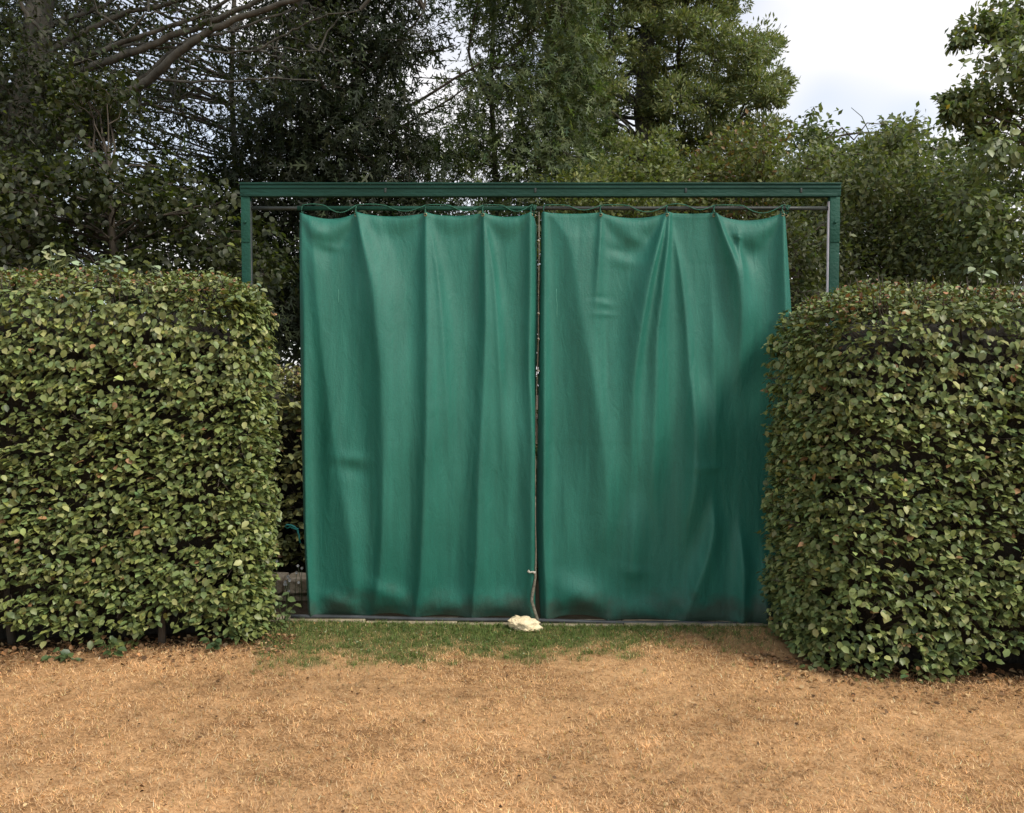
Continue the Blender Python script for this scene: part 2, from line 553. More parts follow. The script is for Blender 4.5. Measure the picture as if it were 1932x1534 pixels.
def make_tints(rng, n, base, spread=0.3, accents=()):
    """a colour of its own for each leaf; accents: (share, colour)"""
    base = np.asarray(base, float)
    k = np.exp(rng.normal(0, spread, (n, 1)))
    hue = rng.normal(0, 0.12, (n, 1)) * np.array((1.0, 0.3, -0.4))
    c = base * k * (1 + hue)
    for share, colr in accents:
        pick = rng.random(n) < share
        c[pick] = np.asarray(colr) * np.exp(rng.normal(0, 0.25, (pick.sum(), 1)))
    return np.clip(c, 0.004, 0.8)


LEAF_VARIANTS = {}


def leaf_variant(key, colr):
    if key not in LEAF_VARIANTS:
        V, Q, T = LEAF
        me_o = mesh_np('leaf', V, [Q, T], M['leaf'], tint=np.tile(np.asarray(colr), (len(V), 1)))
        LEAF_VARIANTS[key] = me_o.data
        bpy.data.objects.remove(me_o)
    return LEAF_VARIANTS[key]


def leaf_objects(parent, pos, Rm, size, tint, key):
    """single leaves as parts of their own, sharing a few meshes"""
    base = Vector(world_loc(parent))
    lum = tint.sum(1)
    order = np.argsort(lum)
    bins = {}
    nb = 10
    for rank, i in enumerate(order):
        bins.setdefault(rank * nb // len(order), []).append(i)
    for b, idx in bins.items():
        colr = tint[idx[len(idx) // 2]]
        me = leaf_variant((key, b), colr)
        for i in idx:
            o = bpy.data.objects.new('leaf', me)
            m3 = Matrix([list(map(float, r)) for r in Rm[i]])
            o.parent = parent
            o.matrix_basis = Matrix.Translation(Vector(pos[i]) - base) @ m3.to_4x4() @ Matrix.Scale(float(size[i]), 4)
            COL.objects.link(o)


# ------------------------------------------------------------------ hedges
def lump(p, k):
    x, y, z = p[:, 0], p[:, 1], p[:, 2]
    return (np.sin(x * 3.1 + k) * np.cos(z * 2.7 + 1.3 * k) * 0.5 + np.sin(x * 7.3 + y * 4 + 2 * k) * np.sin(z * 6.1 + k) * 0.35
            + np.sin(x * 13 + k * 3) * np.sin(z * 15 + y * 9) * 0.25)


def hedge_surface(rng, n, x0, x1, yf, yb, h, rt, rc, open_end, shoulder):
    """n points with normals on a clipped hedge: front, top and the end at the gap; yf(x): front line"""
    P_, N_ = [], []
    L = x1 - x0
    # profile from the front foot over the top: straight, quarter round, flat top
    depth = yb - float(np.mean(yf(np.array([x0, x1]))))
    straight, arc, flat = h - rt, rt * math.pi / 2, max(0.05, depth - rt)
    tot = straight + arc + flat
    area_f, area_e = L * tot, depth * h
    nf = int(n * area_f / (area_f + area_e))
    s = rng.random(nf) * tot
    x = x0 + rng.random(nf) * L
    z = np.where(s < straight, s, 0.0)
    y = np.zeros(nf); ny = -np.ones(nf); nz = np.zeros(nf)
    a = np.clip((s - straight) / rt, 0, math.pi / 2)
    m = s >= straight
    z[m] = straight + rt * np.sin(a[m]); y[m] = rt * (1 - np.cos(a[m])); ny[m] = -np.cos(a[m]); nz[m] = np.sin(a[m])
    t = s > straight + arc
    y[t] += s[t] - straight - arc
    P1 = np.stack([x, y + yf(x), z], -1); N1 = np.stack([np.zeros(nf), ny, nz], -1)
    ne = n - nf
    xe = x1 if open_end > 0 else x0
    ye = yf(np.full(ne, xe)) + rng.random(ne) * (yb - yf(np.array([xe]))[0])
    ze = rng.random(ne) * h
    P2 = np.stack([np.full(ne, xe), ye, ze], -1)
    N2 = np.tile(np.array((float(open_end), 0, 0)), (ne, 1))
    Pp, Nn = np.concatenate([P1, P2]), np.concatenate([N1, N2])
    # round the vertical corner and the shoulder at the end
    d = (xe - Pp[:, 0]) * open_end                             # distance from the end, inwards
    dy = Pp[:, 1] - yf(Pp[:, 0])                               # distance from the front
    dz = h - Pp[:, 2]
    for (da, db, axa, axb, rr) in ((d, dy, np.array((float(open_end), 0, 0)), np.array((0, -1.0, 0)), rc),
                                   (d, dz, np.array((float(open_end), 0, 0)), np.array((0, 0, 1.0)), shoulder)):
        mk = (da < rr) & (db < rr)
        va = (rr - da)[mk]; vb = (rr - db)[mk]
        ln = np.sqrt(va ** 2 + vb ** 2) + 1e-9
        over = np.maximum(ln - rr, 0)
        dirv = (va / ln)[:, None] * axa + (vb / ln)[:, None] * axb
        Pp[mk] -= dirv * over[:, None]
        blend = np.clip(ln / rr, 0, 1)[:, None]
        Nn[mk] = norm(Nn[mk] * (1 - blend) + dirv * blend)
    return Pp, Nn


def build_hedge(name, label, x0, x1, yf, yb, h, open_end, n, seed, base, rt=0.26, rc=0.18, size=(0.026, 0.056), singles=300,
                foot=0.12, mat='leaf', top_red=0.14, group=None, core_in=0.21, bulge=0.022, shoulder_r=0.34, spray_n=6):
    rng = np.random.default_rng(seed)
    root = thing(name, label, 'hedge', ((x0 + x1) / 2, float(yf(np.array([(x0 + x1) / 2]))[0]) + 0.2, 0.0), group)
    # leaves sit in flat sprays, one above the other, with dark between the tiers
    c_pos, c_nor = hedge_surface(rng, n // spray_n, x0, x1, yf, yb, h, rt, rc, open_end, shoulder_r)
    c_dep = np.abs(rng.normal(0, 0.042, len(c_pos))) - 0.012
    pos = np.repeat(c_pos, spray_n, axis=0); nor = np.repeat(c_nor, spray_n, axis=0); cdep = np.repeat(c_dep, spray_n)
    tang = norm(np.cross(nor, np.array((0.05, 0.05, 1.0))))
    flat = np.cross(tang, nor)
    pos = pos + tang * rng.normal(0, 0.045, (len(pos), 1)) + flat * rng.normal(0, 0.011, (len(pos), 1))
    lp = lump(pos, seed)
    # ragged foot: the leaf skirt ends higher or lower along the run
    skirt = foot + 0.07 * np.sin(pos[:, 0] * 5.3 + seed) + 0.05 * np.sin(pos[:, 0] * 13.1 + 2 * seed) + rng.normal(0, 0.04, len(pos))
    skirt = skirt * np.clip(np.abs((x1 if open_end > 0 else x0) - pos[:, 0]) / 0.5, 0.15, 1)
    keep = pos[:, 2] > skirt
    # thin patches where one looks into the dark inside
    hole = lump(pos * np.array((1.6, 1.0, 3.4)), seed + 5)
    keep &= ~((hole > 0.5) & (rng.random(len(pos)) < 0.7))
    pos, nor, lp, cdep = pos[keep], nor[keep], lp[keep], cdep[keep]
    depth = cdep + np.abs(rng.normal(0, 0.045, len(pos)))
    pos = pos - nor * depth[:, None] + nor * (lp * bulge)[:, None]
    # lower skirt tucks in
    tuck = np.clip((0.45 - pos[:, 2]) / 0.45, 0, 1) ** 1.5 * 0.03
    pos = pos - nor * np.array((1, 1, 0)) * tuck[:, None]
    m = len(pos)
    up = np.array((0, 0, 1.0))
    side = norm(rng.normal(0, 1, (m, 3)) * np.array((1, 1, 0.45)))
    high = np.clip((pos[:, 2:3] - 1.25) / 0.6, 0, 1)               # leaves high on the face hang their tips
    axis = norm(nor * 0.85 + side * 0.85 - up * (0.05 + 0.42 * rng.random((m, 1)) + 0.5 * high) * (1 - np.clip(nor[:, 2:3], 0, 1)))
    lup = norm(nor * (0.30 + 0.45 * high) + up * 1.0 + rng.normal(0, 0.33, (m, 3)))
    Rm = frames(axis, lup)
    sz = rng.uniform(size[0], size[1], m)
    young = nor[:, 2] > 0.6
    sz[young] *= rng.uniform(0.4, 0.8, young.sum())
    tint = make_tints(rng, m, base, 0.30, ((0.012, (0.30, 0.17, 0.08)), (0.12, (0.27, 0.28, 0.11))))
    yi = np.where(young & (rng.random(m) < top_red))[0]
    tint[yi] = np.array((0.24, 0.115, 0.055)) * np.exp(rng.normal(0, 0.25, (len(yi), 1)))
    pos[:, 2] += ground_z(pos[:, 0], pos[:, 1])
    pos = pos - Rm[:, :, 0] * (sz * 0.5)[:, None]
    if singles:
        # the leaves that show largest: outermost, big, turned to the viewer, in view
        u = pos[:, 0] / pos[:, 1] * F_PX + CX
        view = (u > 10) & (u < 1915)
        score = sz * 10 - depth * 6 + np.abs(Rm[:, 1, 2]) * 0.5 - 0.08 * pos[:, 1] + rng.random(m) * 0.25 + np.where(view, 0, -9)
        o = np.argsort(-score)
        a, b = o[:singles], o[singles:]
        leaf_objects(root, pos[a], Rm[a], sz[a], tint[a], name)
        pos, Rm, sz, tint = pos[b], Rm[b], sz[b], tint[b]
    V, f, tn = instance_mesh(LEAF, pos, Rm, sz, tint)
    tag(mesh_np('foliage', V, f, M[mat], root, tn), kind='stuff')
    # cut twig ends among the leaves
    tw = MB()
    pt, nt_ = hedge_surface(rng, 700, x0, x1, yf, yb, h, rt, rc, open_end, shoulder_r)
    for p_, n_ in zip(pt, nt_):
        if p_[2] < foot + 0.05: continue
        d_ = norm(n_ + np.array((0, 0, 0.5)) + rng.normal(0, 0.35, 3))
        a_ = p_ - n_ * 0.17
        tw.tube([a_, a_ + d_ * 0.10, a_ + d_ * rng.uniform(0.15, 0.205) + rng.normal(0, 0.006, 3)], [0.0038, 0.003, 0.0018], 4)
    tag(tw.build('twigs', M['bark_dark'], root), kind='stuff')
    # twiggy inside as a solid core, coloured near black for its shade; stems
    ins = core_in
    xs = np.linspace(x0 + (ins if open_end < 0 else 0), x1 - (ins if open_end > 0 else 0), 60)
    prof = [(0.16, -0.05), (0.13, 0.3), (0.03, 0.5), (0.0, 1.0), (0.01, h - rt - ins * 0.6), (rt * 0.35, h - rt * 0.6 - ins * 0.6), (rt * 0.7, h - ins - 0.06), (rt + 0.05, h - ins - 0.05)]
    rows = []
    for i, x in enumerate(xs):
        e = abs((x1 if open_end > 0 else x0) - x)
        shoulder = max(0.0, 1 - (e - ins) / (shoulder_r * 1.1)) ** 2 * shoulder_r * 0.75
        yfx = float(yf(np.array([x]))[0]) + ins + max(0.0, 1 - (e - ins) / 0.25) ** 2 * 0.12
        pull = max(0.0, 1 - (e - ins) / 0.3) * 0.22 * open_end
        row = [(x - pull * max(0.0, 1 - z / 0.55), min(yfx + dy, yb - 0.02), max(-0.05, z - shoulder * (z / h))) for dy, z in prof]
        row += [(x, yb, h - ins - shoulder), (x, yb, -0.05)]
        rows.append(row)
    V = np.array(rows)
    V += rng.normal(0, 0.022, V.shape)
    k = V.shape[1]
    i = np.arange(len(xs) - 1)[:, None] * k
    j = np.arange(k)[None]; j2 = (j + 1) % k
    q = np.stack([i + j, i + k + j, i + k + j2, i + j2], -1).reshape(-1, 4)
    V = V.reshape(-1, 3)
    c = len(V)
    V = np.concatenate([V, V[:k].mean(0)[None], V[-k:].mean(0)[None]])
    t = [(c, s, (s + 1) % k) for s in range(k)] + [(c + 1, (len(xs) - 1) * k + (s + 1) % k, (len(xs) - 1) * k + s) for s in range(k)]
    mesh_np('twig_shade_core', V, [q, np.array(t)], M['core'], root)
    mid = (float(yf(np.array([(x0 + x1) / 2]))[0]) + yb) / 2
    xx = x0 + 0.45
    while xx < x1 - 0.4:
        x = xx + rng.normal(0, 0.04)
        y = mid + rng.normal(0, 0.05)
        MB().tube([(x, y, ground_z(x, y) - 0.03), (x + rng.normal(0, 0.02), y, 0.25), (x + rng.normal(0, 0.04), y, 0.6)],
                  [0.024, 0.02, 0.015], 6).build('stem', M['bark_dark'], root, True)
        xx += rng.uniform(0.24, 0.36)
    return root


left_front = lambda x: np.interp(x, [-5.0, -3.0, -1.4], [4.26, 4.40, 4.60])
right_front = lambda x: np.interp(x, [1.4, 1.9, 5.0], [4.38, 4.18, 4.06])
HL = P(190, 512, 4.62)[2] + 0.01
HR = P(1800, 522, 4.4)[2] + 0.005
build_hedge('clipped_hedge', 'clipped leafy hedge with small leafy shoots sprouting above its top, left of the curtain', -4.3, -1.49, left_front, 5.08, HL, 1, 36000, 11,
            (0.150, 0.188, 0.060), singles=300, group='clipped hedges flanking the curtain')
build_hedge('clipped_hedge', 'clipped leafy hedge with a smooth rounded top, overlapping the right edge of the curtain', 1.60, 4.3, right_front, 5.08, HR, -1, 36000, 12,
            (0.138, 0.176, 0.058), singles=300, rt=0.26, rc=0.3, shoulder_r=0.46, foot=0.10, group='clipped hedges flanking the curtain')

# ------------------------------------------------------------------ steel frame
def build_frame():
    Y0 = CURTAIN_Y
    root = thing('steel_gantry', 'dark green painted steel goalpost structure that carries the curtain', 'gantry', (0.2, Y0 + 0.05, 0))
    xl0, xl1 = P(456, 450, Y0)[0], P(473, 450, Y0)[0]
    xr0, xr1 = P(1564, 450, Y0)[0], P(1583, 450, Y0)[0]
    zt = P(1000, 346, Y0)[2]
    zb = P(1000, 371, Y0)[2]
    yf, yb = Y0 - 0.01, Y0 + 0.032
    for (a, b, inner) in ((xl0, xl1, 1), (xr0, xr1, -1)):
        zg = float(ground_z(a, Y0)) - 0.02
        p = MB().box((a, yf, zg), (b, yb, zb - 0.001), 0.004).build('post', M['green_paint'], root)
        ix = b if inner > 0 else a
        MB().box((min(ix, ix + inner * 0.003), yf + 0.004, zg), (max(ix, ix + inner * 0.003), yb - 0.004, zb - 0.03)).build('inner_edge', M['pale_edge'] if inner < 0 else M['dark_steel'], p)
        zp = P(0, 420, Y0)[2]
        MB().box((a + 0.001, yf - 0.004, zp - 0.13), (b - 0.001, yf - 0.0005, zp + 0.06), 0.001).build('splice_plate', M['green_paint'], p)
        bolt = MB()
        c = (a + b) / 2
        bolt.tube([(c, yf - 0.003, zp), (c, yf - 0.013, zp)], [0.011, 0.009], 6)
        bolt.build('bolt', M['green_paint'], p)
    beam = MB().box((xl0 - 0.004, yf - 0.004, zb), (xr1 + 0.004, yb + 0.006, zt), 0.004).build('beam', M['green_grey'], root)
    h = zt - zb
    MB().box((xl0 - 0.004, yf - 0.011, zt - 0.010), (xr1 + 0.004, yf - 0.0035, zt + 0.002), 0.003).build('top_lip', M['green_grey'], beam)
    MB().box((xl0 - 0.004, yf - 0.010, zt - h * 0.40), (xr1 + 0.004, yf - 0.0035, zt - h * 0.30), 0.002).build('rib', M['green_grey'], beam)
    MB().box((xl0 + 0.02, yf - 0.008, zb - 0.002), (xr1 - 0.02, yf - 0.0035, zb + 0.02), 0.002).build('bottom_lip', M['green_grey'], beam)
    for px in (728, 1010, 1293, 1510):
        x = P(px, 360, Y0)[0]
        MB().box((x - 0.006, yf - 0.009, zb + 0.022), (x + 0.006, yf - 0.0036, zb + 0.06), 0.001).build('bracket', M['dark_steel'], beam)
    # the rail hangs a hand's breadth under the beam, bolted to both posts
    zr = P(1000, 392, Y0)[2]
    rail = MB().tube([(x, Y0 + 0.018, zr) for x in np.linspace(xl1 - 0.002, xr0 + 0.002, 12)], 0.0125, 10).build('rail', M['dark_steel'], root, True)
    MB().tube([(x, Y0 + 0.018, zr) for x in (P(560, 392, Y0)[0], P(1012, 392, Y0)[0])], 0.0145, 10).build('rail_sleeve', M['green_paint'], rail, True)
    return zr


RAIL_Z = build_frame()

# ------------------------------------------------------------------ curtain
def folds_height(px, py, folds):
    """metres the cloth stands towards the viewer; each fold a list of (y, x of the ridge, left width, right width, height)"""
    h = np.zeros_like(px)
    for keys in folds:
        k = np.array(keys, float)
        gy = np.arange(250.0, 1321.0, 2.0)
        ker = np.exp(-(np.arange(-45, 46) * 2.0 / 34.0) ** 2); ker /= ker.sum()
        def smooth(col, lo=None, hi=None):
            v = np.interp(gy, k[:, 0], k[:, col], left=lo, right=hi)
            w = np.convolve(np.pad(v, 45, mode='edge'), ker, 'valid')
            near = np.clip((gy - 405) / 60, 0, 1)                  # the gathers stay sharp at the eyelets
            return np.interp(py, gy, v * (1 - near) + w * near)
        c, a, b = smooth(1), smooth(2), smooth(3)
        A = smooth(4, k[0, 4] if k[0, 0] < 410 else 0.0, 0.0 if k[-1, 0] < 1155 else k[-1, 4])
        d = px - c
        w = np.where(d < 0, a, b)
        h += 2.4 * A * np.exp(-np.sqrt((d / w) ** 2 + 0.02) ** 1.35 + 0.02 ** 0.675)
    return h


def blob(px, py, cx, cy, rx, ry, A, rot=0.0):
    c, s = math.cos(rot), math.sin(rot)
    dx, dy = px - cx, py - cy
    u, v = dx * c + dy * s, -dx * s + dy * c
    return A * np.exp(-(u / rx) ** 2 - (v / ry) ** 2)


LEFT_FOLDS = [
    [(400, 571, 8, 20, .012), (600, 578, 10, 16, .020), (800, 579, 8, 12, .026), (1000, 583, 7, 10, .026), (1160, 590, 6, 9, .02)],
    [(400, 590, 14, 30, .010), (480, 598, 20, 40, .03), (650, 612, 26, 50, .028), (850, 640, 40, 60, .038), (1000, 668, 60, 34, .05), (1120, 672, 60, 24, .03), (1160, 664, 60, 16, 0)],
    [(400, 674, 3, 16, .012), (450, 688, 14, 26, .04), (550, 712, 30, 46, .055), (700, 728, 36, 62, .06), (850, 734, 36, 60, .06), (1000, 730, 24, 52, .052), (1100, 722, 24, 40, .036), (1165, 700, 16, 30, .004)],
    [(400, 804, 3, 9, .012), (480, 806, 12, 20, .03), (620, 811, 20, 36, .044), (800, 812, 22, 44, .05), (950, 806, 22, 50, .048), (1100, 796, 18, 40, .034), (1165, 783, 8, 24, .01)],
    [(430, 812, 4, 6, 0), (500, 826, 8, 9, .010), (620, 838, 10, 14, .014), (780, 848, 12, 20, .010), (900, 850, 12, 20, 0)],
    [(400, 912, 2, 8, .010), (480, 915, 8, 11, .028), (600, 918, 12, 20, .036), (750, 914, 22, 30, .036), (900, 906, 22, 40, .045), (1050, 902, 20, 40, .042), (1165, 890, 6, 24, .012)],
    [(420, 916, 4, 6, 0), (500, 930, 8, 8, .014), (600, 938, 9, 12, .016), (750, 946, 11, 18, .014), (900, 948, 12, 20, .004)],
    [(400, 1000, 6, 8, .012), (500, 1001, 10, 10, .022), (700, 998, 12, 12, .026), (850, 1008, 26, 10, .05), (1000, 1008, 26, 10, .05), (1160, 1003, 14, 8, .02)],
    [(620, 760, 10, 10, 0), (760, 762, 14, 16, .006), (900, 766, 12, 16, 0)],
    [(800, 865, 10, 12, 0), (900, 860, 14, 16, .008), (1060, 850, 12, 16, 0)],
    [(700, 960, 12, 14, 0), (820, 962, 16, 18, .010), (1000, 958, 16, 18, .006), (1100, 955, 10, 12, 0)],
]
RIGHT_FOLDS = [
    [(400, 1026, 4, 7, .014), (600, 1026, 8, 12, .026), (800, 1026, 8, 14, .03), (1000, 1024, 8, 16, .028), (1165, 1032, 8, 12, .016)],
    [(400, 1036, 5, 50, 0), (450, 1076, 26, 60, .02), (600, 1096, 34, 46, .036), (750, 1124, 44, 40, .044), (900, 1142, 52, 40, .046), (1000, 1140, 50, 30, .03), (1080, 1120, 50, 40, .0)],
    [(402, 1133, 3, 5, .006), (460, 1130, 6, 8, .014), (540, 1124, 8, 14, .012), (640, 1120, 12, 20, 0)],
    [(400, 1256, 3, 4, .008), (450, 1242, 10, 7, .032), (520, 1222, 22, 10, .044), (620, 1204, 24, 14, .042), (720, 1190, 26, 18, .034), (820, 1190, 26, 24, .026), (920, 1186, 24, 30, 0)],
    [(402, 1262, 3, 4, .012), (460, 1257, 9, 7, .030), (540, 1246, 14, 12, .038), (640, 1234, 18, 20, .038), (760, 1232, 22, 24, .034), (900, 1228, 22, 26, .022), (980, 1226, 20, 26, 0)],
    [(430, 1268, 4, 6, 0), (500, 1282, 8, 9, .014), (600, 1292, 9, 14, .016), (700, 1298, 11, 18, .02), (800, 1306, 16, 40, .044), (920, 1304, 18, 40, .046), (985, 1296, 18, 36, .022), (1030, 1290, 16, 30, 0)],
    [(400, 1349, 2, 6, .012), (440, 1362, 8, 10, .028), (500, 1384, 14, 26, .04), (580, 1394, 16, 36, .036), (660, 1394, 16, 36, .018), (760, 1390, 18, 36, .0)],
    [(500, 1340, 10, 12, 0), (640, 1344, 14, 14, .012), (780, 1346, 16, 18, .012), (900, 1346, 16, 18, 0)],
    [(440, 1391, 3, 5, .012), (500, 1394, 5, 9, .010), (540, 1396, 6, 10, 0)],
    [(400, 1476, 4, 5, .010), (480, 1473, 10, 9, .026), (600, 1476, 12, 12, .03), (750, 1478, 14, 14, .03), (1170, 1480, 14, 14, .02)],
    [(940, 1340, 10, 12, 0), (990, 1344, 12, 18, .03), (1050, 1330, 16, 30, .036), (1120, 1304, 16, 44, .03), (1165, 1288, 10, 40, .006)],
    [(980, 1392, 8, 12, 0), (1060, 1398, 12, 22, .03), (1170, 1396, 12, 22, .024)],
    [(1020, 1440, 12, 14, 0), (1120, 1440, 16, 14, .03), (1175, 1440, 12, 14, .03)],
    [(930, 1200, 20, 30, 0), (980, 1196, 20, 34, .022), (1060, 1190, 22, 30, .022), (1120, 1180, 20, 30, 0)],
    [(880, 1060, 16, 20, 0), (960, 1064, 18, 24, .010), (1080, 1060, 18, 24, .008), (1140, 1060, 12, 18, 0)],
]


def build_panel(label, edge_l, edge_r, eyes, ties, folds, extra, seed, top=401, bot=1163):
    rng = np.random.default_rng(seed)
    NX, NY = 250, 270
    v = np.linspace(0, 1, NY)
    v = np.where(v < 0.12, v * 0.8, np.where(v > 0.9, 1 - (1 - v) * 0.8, 0)) if False else v
    S, T = np.meshgrid(np.linspace(0, 1, NX), v)
    y_nom = top + (bot - top) * T
    xl = np.interp(y_nom, *zip(*edge_l)); xr = np.interp(y_nom, *zip(*edge_r))
    X = xl + (xr - xl) * S
    # the top edge hangs from its eyelets and sags between them; the hem is laced down at its ties and rides up between
    ex = np.array([e[0] for e in eyes], float)
    sag = np.zeros_like(X); half = np.zeros_like(X)
    for a, b, s in zip(ex[:-1], ex[1:], [e[1] for e in eyes][:-1]):
        k = (X >= a) & (X < b)
        u = (X[k] - a) / (b - a)
        sag[k] = s * (4 * u * (1 - u)) ** 0.8
    rise = np.zeros_like(X)
    for a, b, s in zip([t[0] for t in ties][:-1], [t[0] for t in ties][1:], [t[1] for t in ties][:-1]):
        k = (X >= a) & (X < b)
        u = (X[k] - a) / (b - a)
        rise[k] = 0.6 * s * (4 * u * (1 - u)) ** 0.7
    slope = (X - 560) * 0.015                                   # the pipe runs slightly downhill
    Yp = y_nom + sag * (1 - T) ** 8 + (slope - rise) * T ** 10
    h = folds_height(X, y_nom, folds)
    # swags under the top edge: the slack between two eyelets leans out and creases
    for a, b, s in zip(ex[:-1], ex[1:], [e[1] for e in eyes][:-1]):
        m, w = (a + b) / 2, (b - a) / 2
        u = np.clip((X - m) / w, -1, 1)
        bow = 1 - u ** 2
        yy = y_nom - top
        cr = s * 2.2 * bow
        h += 0.0016 * s * np.exp(-((yy - cr) / (10 + 10 * bow)) ** 2) * bow
        h -= 0.0011 * s * np.exp(-((yy - cr * 2.2 - 10) / (12 + 14 * bow)) ** 2) * bow
        h -= 0.0020 * s * bow * np.exp(-(yy / 8) ** 2)
    # pull-ins and bulges above the hem
    for a, b, s in zip([t[0] for t in ties][:-1], [t[0] for t in ties][1:], [t[1] for t in ties][:-1]):
        m, w = (a + b) / 2, (b - a) / 2
        u = np.clip((X - m) / w, -1, 1)
        yy = bot - y_nom
        h += 0.0024 * s * (1 - u ** 2) * np.exp(-((yy - 2.2 * s - 6) / (s * 1.8 + 8)) ** 2)
        h -= 0.0030 * s * (1 - u ** 2) * np.exp(-(yy / (s * 0.9 + 3)) ** 2)
    for e in extra:
        h += blob(X, y_nom, *e)
    # fine random creases and slack
    for _ in range(70):
        cx, cy = rng.uniform(X.min(), X.max()), rng.uniform(430, 1130)
        h += blob(X, y_nom, cx, cy, rng.uniform(3.0, 7.0), rng.uniform(30, 120), rng.normal(0, 0.0014), rng.normal(0, 0.10))
    for _ in range(34):
        cx, cy = rng.uniform(X.min(), X.max()), rng.uniform(430, 1130)
        h += blob(X, y_nom, cx, cy, rng.uniform(7, 16), rng.uniform(60, 170), rng.normal(0, 0.0028), rng.normal(0, 0.06))
    for _ in range(26):
        cx, cy = rng.uniform(X.min(), X.max()), rng.uniform(420, 1150)
        h += blob(X, y_nom, cx, cy, rng.uniform(25, 50), rng.uniform(4, 9), rng.normal(0, 0.0006), rng.normal(0, 0.35))
    h += 0.012 * np.sin(X * 0.011 + seed) * np.sin(y_nom * 0.006)
    # a welded seam where two widths of the sheet overlap
    seam_y = 834 if seed == 22 else 868
    h += (0.0012 if seed == 22 else 0.0004) / (1 + np.exp((y_nom - seam_y) / 1.5))
    # selvedges roll back
    el = (X - xl); er = (xr - X)
    edge_d = np.minimum(np.minimum(y_nom - top, bot - y_nom), np.minimum(el, er))
    h += 0.0035 / (1 + np.exp((edge_d - 13.0) / 0.8)) - 0.0025 * np.exp(-((edge_d - 11.0) / 1.6) ** 2)
    h -= 0.030 * np.exp(-(el / 5.0)) + 0.030 * np.exp(-(er / 5.0))
    slab = 0.0
    pts = np.zeros(X.shape + (3,))
    u = (X - CX) / F_PX; vv = (CY - Yp) / F_PX
    dy = math.cos(PITCH) + vv * math.sin(PITCH); dz = -math.sin(PITCH) + vv * math.cos(PITCH)
    Yb = CURTAIN_Y + 0.012
    pts[..., 0] = u / dy * Yb
    pts[..., 2] = CAM_Z + dz / dy * Yb
    pts[..., 1] = Yb - h
    i = (np.arange(NY - 1)[:, None] * NX + np.arange(NX - 1)[None]).ravel()
    q = np.stack([i, i + NX, i + NX + 1, i + 1], -1)
    mid = pts.reshape(-1, 3).mean(0)
    root = thing('curtain', label, 'curtain', (mid[0], CURTAIN_Y, 0.0), 'green curtain panels on the rail')
    o = mesh_np('fabric', pts.reshape(-1, 3), [q], M['fabric'], root, smooth=True)
    sm = o.modifiers.new('thickness', 'SOLIDIFY')
    sm.thickness = 0.0016; sm.offset = 1.0
    # eyelets and the lacing that winds round the rail
    lace = []
    r = 0.021
    yc = CURTAIN_Y + 0.018
    for k, (e, s) in enumerate(eyes):
        p = P(e + (4 if k == 0 else -4 if k == len(eyes) - 1 else 0), top + 5, CURTAIN_Y)
        ring = MB()
        ang = np.linspace(0, 2 * math.pi, 11)
        col_i = int(np.clip(round((e - X[0, 0]) / (X[0, -1] - X[0, 0]) * (NX - 1)), 0, NX - 1))
        yd = pts[2, col_i, 1] - 0.004
        ring.tube([(p[0] + 0.009 * math.cos(a), yd, p[2] + 0.009 * math.sin(a)) for a in ang], 0.0034, 6, caps=False)
        ring.build('eyelet', M['brass'], root, True)
        # one turn of cord: from the eyelet in front of and over the rail and down behind it
        loop = [(p[0], yd - 0.003, p[2]), (p[0], yc - 0.030, p[2] + 0.02)]
        for a in np.linspace(-0.6, math.pi + 0.5, 8):
            loop.append((p[0] + 0.004 * math.sin(a), yc - r * math.cos(a), RAIL_Z + r * 0.92 * math.sin(a)))
        loop += [(p[0], yc + 0.012, p[2] + 0.016), (p[0], yd + 0.012, p[2])]
        MB().tube(loop, 0.0045, 6).build('tie_loop', M['rope_green'], root, True)
        if k < len(eyes) - 1:
            p2 = P(eyes[k + 1][0], top + 5, CURTAIN_Y)
            c = []
            hump = rng.uniform(0.0, 0.009)
            dip = 0.004 + s * 0.0018
            for t in np.linspace(0, 1, 15):
                x = p[0] + (p2[0] - p[0]) * t
                z = RAIL_Z + 0.016 + hump * math.sin(min(1, t * 2.4) * math.pi) if t < 0.42 else RAIL_Z + 0.016 - (0.022 + dip) * math.sin((t - 0.42) / 0.58 * math.pi)
                c.append((x, yc - 0.020 - 0.004 * math.sin(t * 9), z))
            MB().tube(c, 0.0032, 6).build('lacing', M['rope_green'], root, True)
    for t, s in ties[1:-1]:
        j = int(np.clip(round((t - X[-1, 0]) / (X[-1, -1] - X[-1, 0]) * (NX - 1)), 0, NX - 1))
        p = pts[-1, j]
        MB().tube([(p[0], p[1] - 0.004, p[2] + 0.012), (p[0] + 0.003, p[1] - 0.020, p[2] - 0.008), (p[0], p[1] - 0.02, p[2] - 0.02)], 0.003, 5).build('hem_tie', M['rope_green'], root, True)
    return root, pts, X, y_nom


